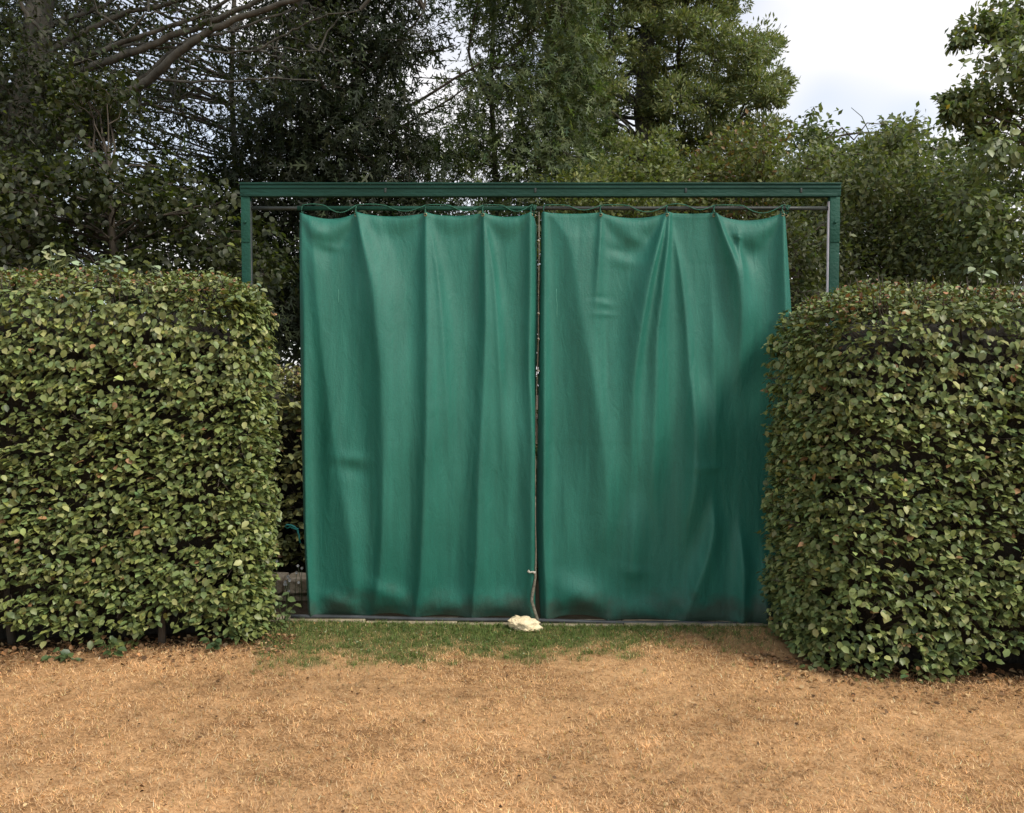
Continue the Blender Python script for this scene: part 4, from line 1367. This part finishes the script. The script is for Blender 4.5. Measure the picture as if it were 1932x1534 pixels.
# 6 the feathery mass and the broadleaf tree at the right
def right_side():
    Y = 9.6
    T = [at_ground(P(1650, 700, Y)), P(1650, 540, Y), P(1640, 420, Y), P(1640, 300, Y)]
    bl = region(151, 115, [(1500, 640), (1505, 420), (1490, 330), (1530, 300), (1600, 310), (1640, 250), (1720, 240), (1760, 300), (1830, 320), (1880, 420), (1900, 640)], (Y - 1.0, Y + 1.1), 0.34,
                holes=[(1750, 310, 40, 24, 0.1), (1620, 340, 16, 20, 0.2), (1610, 385, 14, 14, 0.2)])
    root = build_tree('feathery_shrub', 'tall feathery shrub with thin arching shoots, to the right of the frame', T, 0.07, bl, 152, SMALL, (0.05, 0.09), (0.13, 0.15, 0.06),
                      sub=11, per=30, sigma=0.5, cat='shrub', accents=((0.06, (0.15, 0.17, 0.06)),), bark='bark_dark', limb_r=0.018, droop=0.35)
    for pts in (((1660, 330), (1648, 290), (1640, 250), (1626, 220), (1606, 203)), ((1640, 400), (1650, 330), (1636, 262)), ((1710, 260), (1740, 246), (1776, 238))):
        MB().tube(pl(pts, Y - 0.9), np.linspace(0.008, 0.003, len(pts)), 5).build('shoot', M['stalk'], root, True)
    # a group of darker twigs against the sky
    Yb = 12.0
    T = [at_ground(P(1570, 700, Yb)), P(1565, 480, Yb), P(1560, 340, Yb), P(1545, 270, Yb)]
    bl = region(153, 26, [(1500, 420), (1498, 240), (1530, 225), (1560, 260), (1600, 280), (1620, 420)], (Yb - 0.6, Yb + 0.6), 0.24)
    bl += region(154, 40, [(1580, 420), (1590, 270), (1660, 262), (1700, 240), (1745, 225), (1770, 270), (1860, 290), (1900, 420)], (Yb - 0.6, Yb + 0.9), 0.27)
    build_tree('broadleaf_tree', 'small tree whose dark leafy tips stand against the sky beside the tall conifer', T, 0.07, bl, 155, SMALL, (0.08, 0.125), (0.10, 0.125, 0.05),
               sub=8, per=14, sigma=0.5, bark='bark_dark', limb_r=0.02, outward=0.8)
    Yc = 7.6
    T = [at_ground(P(1990, 700, Yc)), P(1985, 450, Yc), P(1975, 250, Yc), P(1960, 80, Yc), P(1955, -40, Yc)]
    bl = region(156, 60, [(1790, 560), (1800, 420), (1830, 300), (1850, 270), (1880, 200), (1870, 110), (1905, 95), (1960, 60), (2250, -80), (2300, 560)], (Yc - 0.6, Yc + 0.9), 0.27)
    bl += [(P(x, y, Yc + d), (r, r, r * 0.5), 0.7) for x, y, d, r in ((1815, 72, 0, .10), (1845, 40, 0, .15), (1870, 50, .1, .18), (1835, 175, -.1, .15), (1805, 182, -.1, .10), (1862, 195, 0, .18), (1815, 215, -.2, .13),
                                                                     (1795, 210, -.2, .08), (1852, 240, 0, .15), (1900, 60, .1, .2), (1905, 120, .1, .22), (1840, 265, 0, .16), (1900, 20, .2, .12), (1925, 45, .2, .2))]
    build_tree('broadleaf_tree', 'broadleaf tree at the right edge with drooping leafy branch tips against the sky', T, 0.10, bl, 157, SMALL, (0.055, 0.085), (0.13, 0.16, 0.065),
               sub=10, per=32, sigma=0.55, singles=200, accents=((0.01, (0.3, 0.2, 0.03)),), bark='bark_dark', limb_r=0.02, outward=0.7, droop=0.35)


right_side()


# 7 far woodland that closes the view low down
def woodland():
    rng = np.random.default_rng(77)
    n = 9000
    x = rng.uniform(-45, 45, n); y = rng.uniform(26, 34, n); z = rng.random(n) ** 0.8 * (4.6 + 0.8 * np.sin(x * 0.5) + 0.5 * np.sin(x * 1.3))
    pos = np.stack([x, y, z], -1)
    a = norm(rng.normal(0, 1, (n, 3))); u = norm(rng.normal(0, 0.5, (n, 3)) + np.array((0, -0.5, 0.6)))
    V, f, t = instance_mesh(SPRAY, pos, frames(a, u), rng.uniform(0.8, 1.4, n), make_tints(rng, n, (0.03, 0.04, 0.016), 0.3))
    o = mesh_np('far_woodland', V, f, M['needle'], tint=t)
    tag(o, 'dark woodland undergrowth far behind the trees', 'woodland', kind='stuff')


woodland()


def undergrowth():  # low foliage added so the gap between the panels stays dark
    rng = np.random.default_rng(78)
    n = 16000
    x = rng.uniform(-1.3, 3.2, n); y = rng.uniform(6.2, 8.4, n)
    z = rng.random(n) * (0.75 + 0.3 * np.sin(x * 2.1) + 0.2 * np.sin(x * 5 + y))
    pos = np.stack([x, y, np.maximum(0.03, z)], -1)
    a = norm(rng.normal(0, 1, (n, 3)) * np.array((1, 1, 0.5))); u = norm(rng.normal(0, 0.4, (n, 3)) + np.array((0, -0.3, 0.9)))
    V, f, t = instance_mesh(SMALL, pos, frames(a, u), rng.uniform(0.06, 0.11, n), make_tints(rng, n, (0.04, 0.055, 0.02), 0.3))
    tag(mesh_np('added_dark_ivy', V, f, M['tree_leaf'], tint=t), 'dark ivy added behind the curtain to keep the seam gap dark', 'ivy', kind='stuff')


undergrowth()


# ------------------------------------------------------------------ grass, clover and fallen leaves
def grass():
    rng = np.random.default_rng(200)
    n = 340000
    # denser towards the viewer
    y = 2.2 + (5.24 - 2.2) * rng.random(n) ** 1.15
    x = (rng.random(n) * 2 - 1) * (1.05 + 0.66 * y)
    lf = left_front(x) + 0.15; rf = right_front(x) + 0.15
    ok = ~((x < -1.5) & (y > lf)) & ~((x > 1.6) & (y > rf)) & (y < CURTAIN_Y - 0.08)
    x, y = x[ok], y[ok]
    clump = np.sin(x * 11 + 2 * np.sin(y * 5)) * np.sin(y * 13 + 1.5 * np.sin(x * 7)) + 0.6 * np.sin(x * 31 + y * 17) * np.sin(y * 37 - x * 9)
    g = green_amount(x, y)
    n = len(x)
    alive = rng.random(n) < np.clip(g * 1.05 - 0.05 + 0.25 * g * clump, 0.006, 0.85)
    keep = alive | (rng.random(n) < 0.72 + 0.25 * clump)
    x, y, alive, g = x[keep], y[keep], alive[keep], g[keep]
    n = len(x)
    L = rng.uniform(0.012, 0.034, n) * np.where(alive, 1.25, 1.0)
    lean = np.where(alive, rng.uniform(0.3, 1.0, n), rng.uniform(0.75, 1.45, n))     # the dry blades lie nearly flat
    az = rng.uniform(0, 2 * math.pi, n)
    d = np.stack([np.sin(lean) * np.cos(az), np.sin(lean) * np.sin(az), np.cos(lean)], -1)
    s = norm(np.cross(d, np.tile((0, 0, 1.0), (n, 1)))) * (rng.uniform(0.0008, 0.0017, n))[:, None]
    b = np.stack([x, y, ground_z(x, y) + rng.uniform(0.0, 0.008, n)], -1)
    tip = b + d * L[:, None]
    V = np.stack([b - s, b + s, tip], 1).reshape(-1, 3)
    T = np.arange(n * 3).reshape(-1, 3)
    dry = make_tints(rng, n, (0.63, 0.385, 0.20), 0.22, ((0.18, (0.26, 0.145, 0.068)), (0.07, (0.72, 0.52, 0.32))))
    liv = make_tints(rng, n, (0.115, 0.158, 0.042), 0.35)
    mott = np.zeros(n)
    for i in range(40):                                           # worn and thatchy patches of many sizes
        w = 2 ** rng.uniform(1.5, 6); th = rng.uniform(0, math.pi)
        mott += np.sin((x * math.cos(th) + 1.6 * y * math.sin(th)) * w + rng.uniform(0, 6)) / 40 ** 0.5
    dry = dry * np.clip(1 + 0.24 * mott, 0.45, 1.5)[:, None]
    c = np.where(alive[:, None], liv, dry)
    for nm, lab, m in (('dry_grass', 'short straw-coloured dead grass of the lawn', ~alive), ('green_grass', 'patch of living green grass in front of the curtain', alive)):
        idx = np.where(m)[0]
        o = mesh_np(nm, V.reshape(-1, 3, 3)[idx].reshape(-1, 3), [np.arange(len(idx) * 3).reshape(-1, 3)], M['blade'], tint=np.repeat(c[idx], 3, axis=0))
        tag(o, lab, 'grass', kind='stuff')
    # taller tufts the mower has left, straw coloured and green
    for nm, lab, cnt, ln, colr in (('straw_tufts', 'scattered tufts of longer straw-coloured grass', 700, (0.014, 0.032), (0.64, 0.39, 0.19)),
                                   ('grass_tufts', 'ragged tufts of longer green grass before the curtain', 1100, (0.02, 0.05), (0.11, 0.158, 0.042))):
        tx = rng.uniform(-3.6, 3.6, cnt * 6); ty = 2.3 + 2.85 * rng.random(cnt * 6)
        gg = green_amount(tx, ty)
        if nm == 'grass_tufts':
            tx = rng.uniform(-1.7, 1.9, cnt * 6); ty = CURTAIN_Y - 0.08 - rng.random(cnt * 6) ** 1.4 * 0.95
            ok = rng.random(cnt * 6) < green_amount(tx, ty) * 0.9 + 0.01
        else:
            ok = (rng.random(cnt * 6) < 0.5 * (1 - gg)) & ~((tx < -1.45) & (ty > left_front(tx))) & ~((tx > 1.6) & (ty > right_front(tx)))
        tx, ty = tx[ok][:cnt], ty[ok][:cnt]
        k = 12
        bx = np.repeat(tx, k) + rng.normal(0, 0.007, len(tx) * k); by = np.repeat(ty, k) + rng.normal(0, 0.007, len(tx) * k)
        m = len(bx)
        lean = rng.uniform(0.1, 1.25, m); az = rng.uniform(0, 2 * math.pi, m); L = rng.uniform(*ln, m)
        d = np.stack([np.sin(lean) * np.cos(az), np.sin(lean) * np.sin(az), np.cos(lean)], -1)
        s = norm(np.cross(d, np.tile((0, 0, 1.0), (m, 1)))) * rng.uniform(0.0007, 0.0015, m)[:, None]
        b = np.stack([bx, by, ground_z(bx, by)], -1)
        midp = b + d * L[:, None] * 0.55
        tip = b + d * L[:, None] + np.array((0, 0, -0.25)) * L[:, None]
        V = np.stack([b - s, b + s, midp + s * 0.8, midp - s * 0.8, tip], 1).reshape(-1, 3)
        i = np.arange(m)[:, None] * 5
        o = mesh_np(nm, V, [i + np.array((0, 1, 2, 3)), i + np.array((3, 2, 4))], M['blade'], tint=np.repeat(make_tints(rng, m, colr, 0.3), 5, axis=0))
        tag(o, lab, 'grass', kind='stuff')
    # clover among the green
    n = 5200
    x = rng.uniform(-1.6, 1.8, n); y = CURTAIN_Y - 0.09 - rng.random(n) * 0.6
    k = rng.random(n) < green_amount(x, y) ** 1.5 * (0.5 + 0.5 * np.sin(x * 9 + y * 14))
    x, y = x[k], y[k]; n = len(x)
    pos = np.stack([x, y, ground_z(x, y) + rng.uniform(0.01, 0.026, n)], -1)
    a = norm(rng.normal(0, 1, (n, 3)) * np.array((1, 1, 0.25))); u = norm(np.array((0, 0, 1.0)) + rng.normal(0, 0.3, (n, 3)))
    V, f, t = instance_mesh(SMALL, pos, frames(a, u), rng.uniform(0.010, 0.022, n), make_tints(rng, n, (0.10, 0.135, 0.042), 0.25, ((0.06, (0.3, 0.34, 0.2)),)))
    tag(mesh_np('clover', V, f, M['clover'], tint=t), 'low clover leaves among the living grass', 'clover', kind='stuff')
    # fallen leaves and thatch drifted against the hedge feet, a few over the lawn
    n = 3400
    side = rng.random(n) < 0.5
    xl = rng.uniform(-4, -1.3, n); xr = rng.uniform(1.35, 4.2, n)
    dist = np.abs(rng.normal(0, 0.22, n)) - 0.25
    x = np.where(side, xl, xr)
    y = np.where(side, left_front(xl), right_front(xr)) - dist
    m = 1300
    x = np.concatenate([x, rng.uniform(-3.4, 3.4, m)]); y = np.concatenate([y, rng.uniform(2.3, 4.9, m)])
    n = len(x)
    pos = np.stack([x, y, ground_z(x, y) + 0.008 + rng.random(n) * 0.012], -1)
    a = norm(rng.normal(0, 1, (n, 3)) * np.array((1, 1, 0.3))); u = norm(np.array((0, 0, 1.0)) + rng.normal(0, 0.45, (n, 3)))
    sz = rng.uniform(0.010, 0.036, n); sz[-m:] *= 0.6
    V, f, t = instance_mesh(LEAF, pos, frames(a, u), sz, make_tints(rng, n, (0.21, 0.115, 0.055), 0.45, ((0.2, (0.48, 0.33, 0.17)), (0.12, (0.09, 0.05, 0.025)))))
    tag(mesh_np('fallen_leaves', V, f, M['litter'], tint=t), 'curled brown fallen leaves along the hedge feet', 'leaves', kind='stuff')


grass()
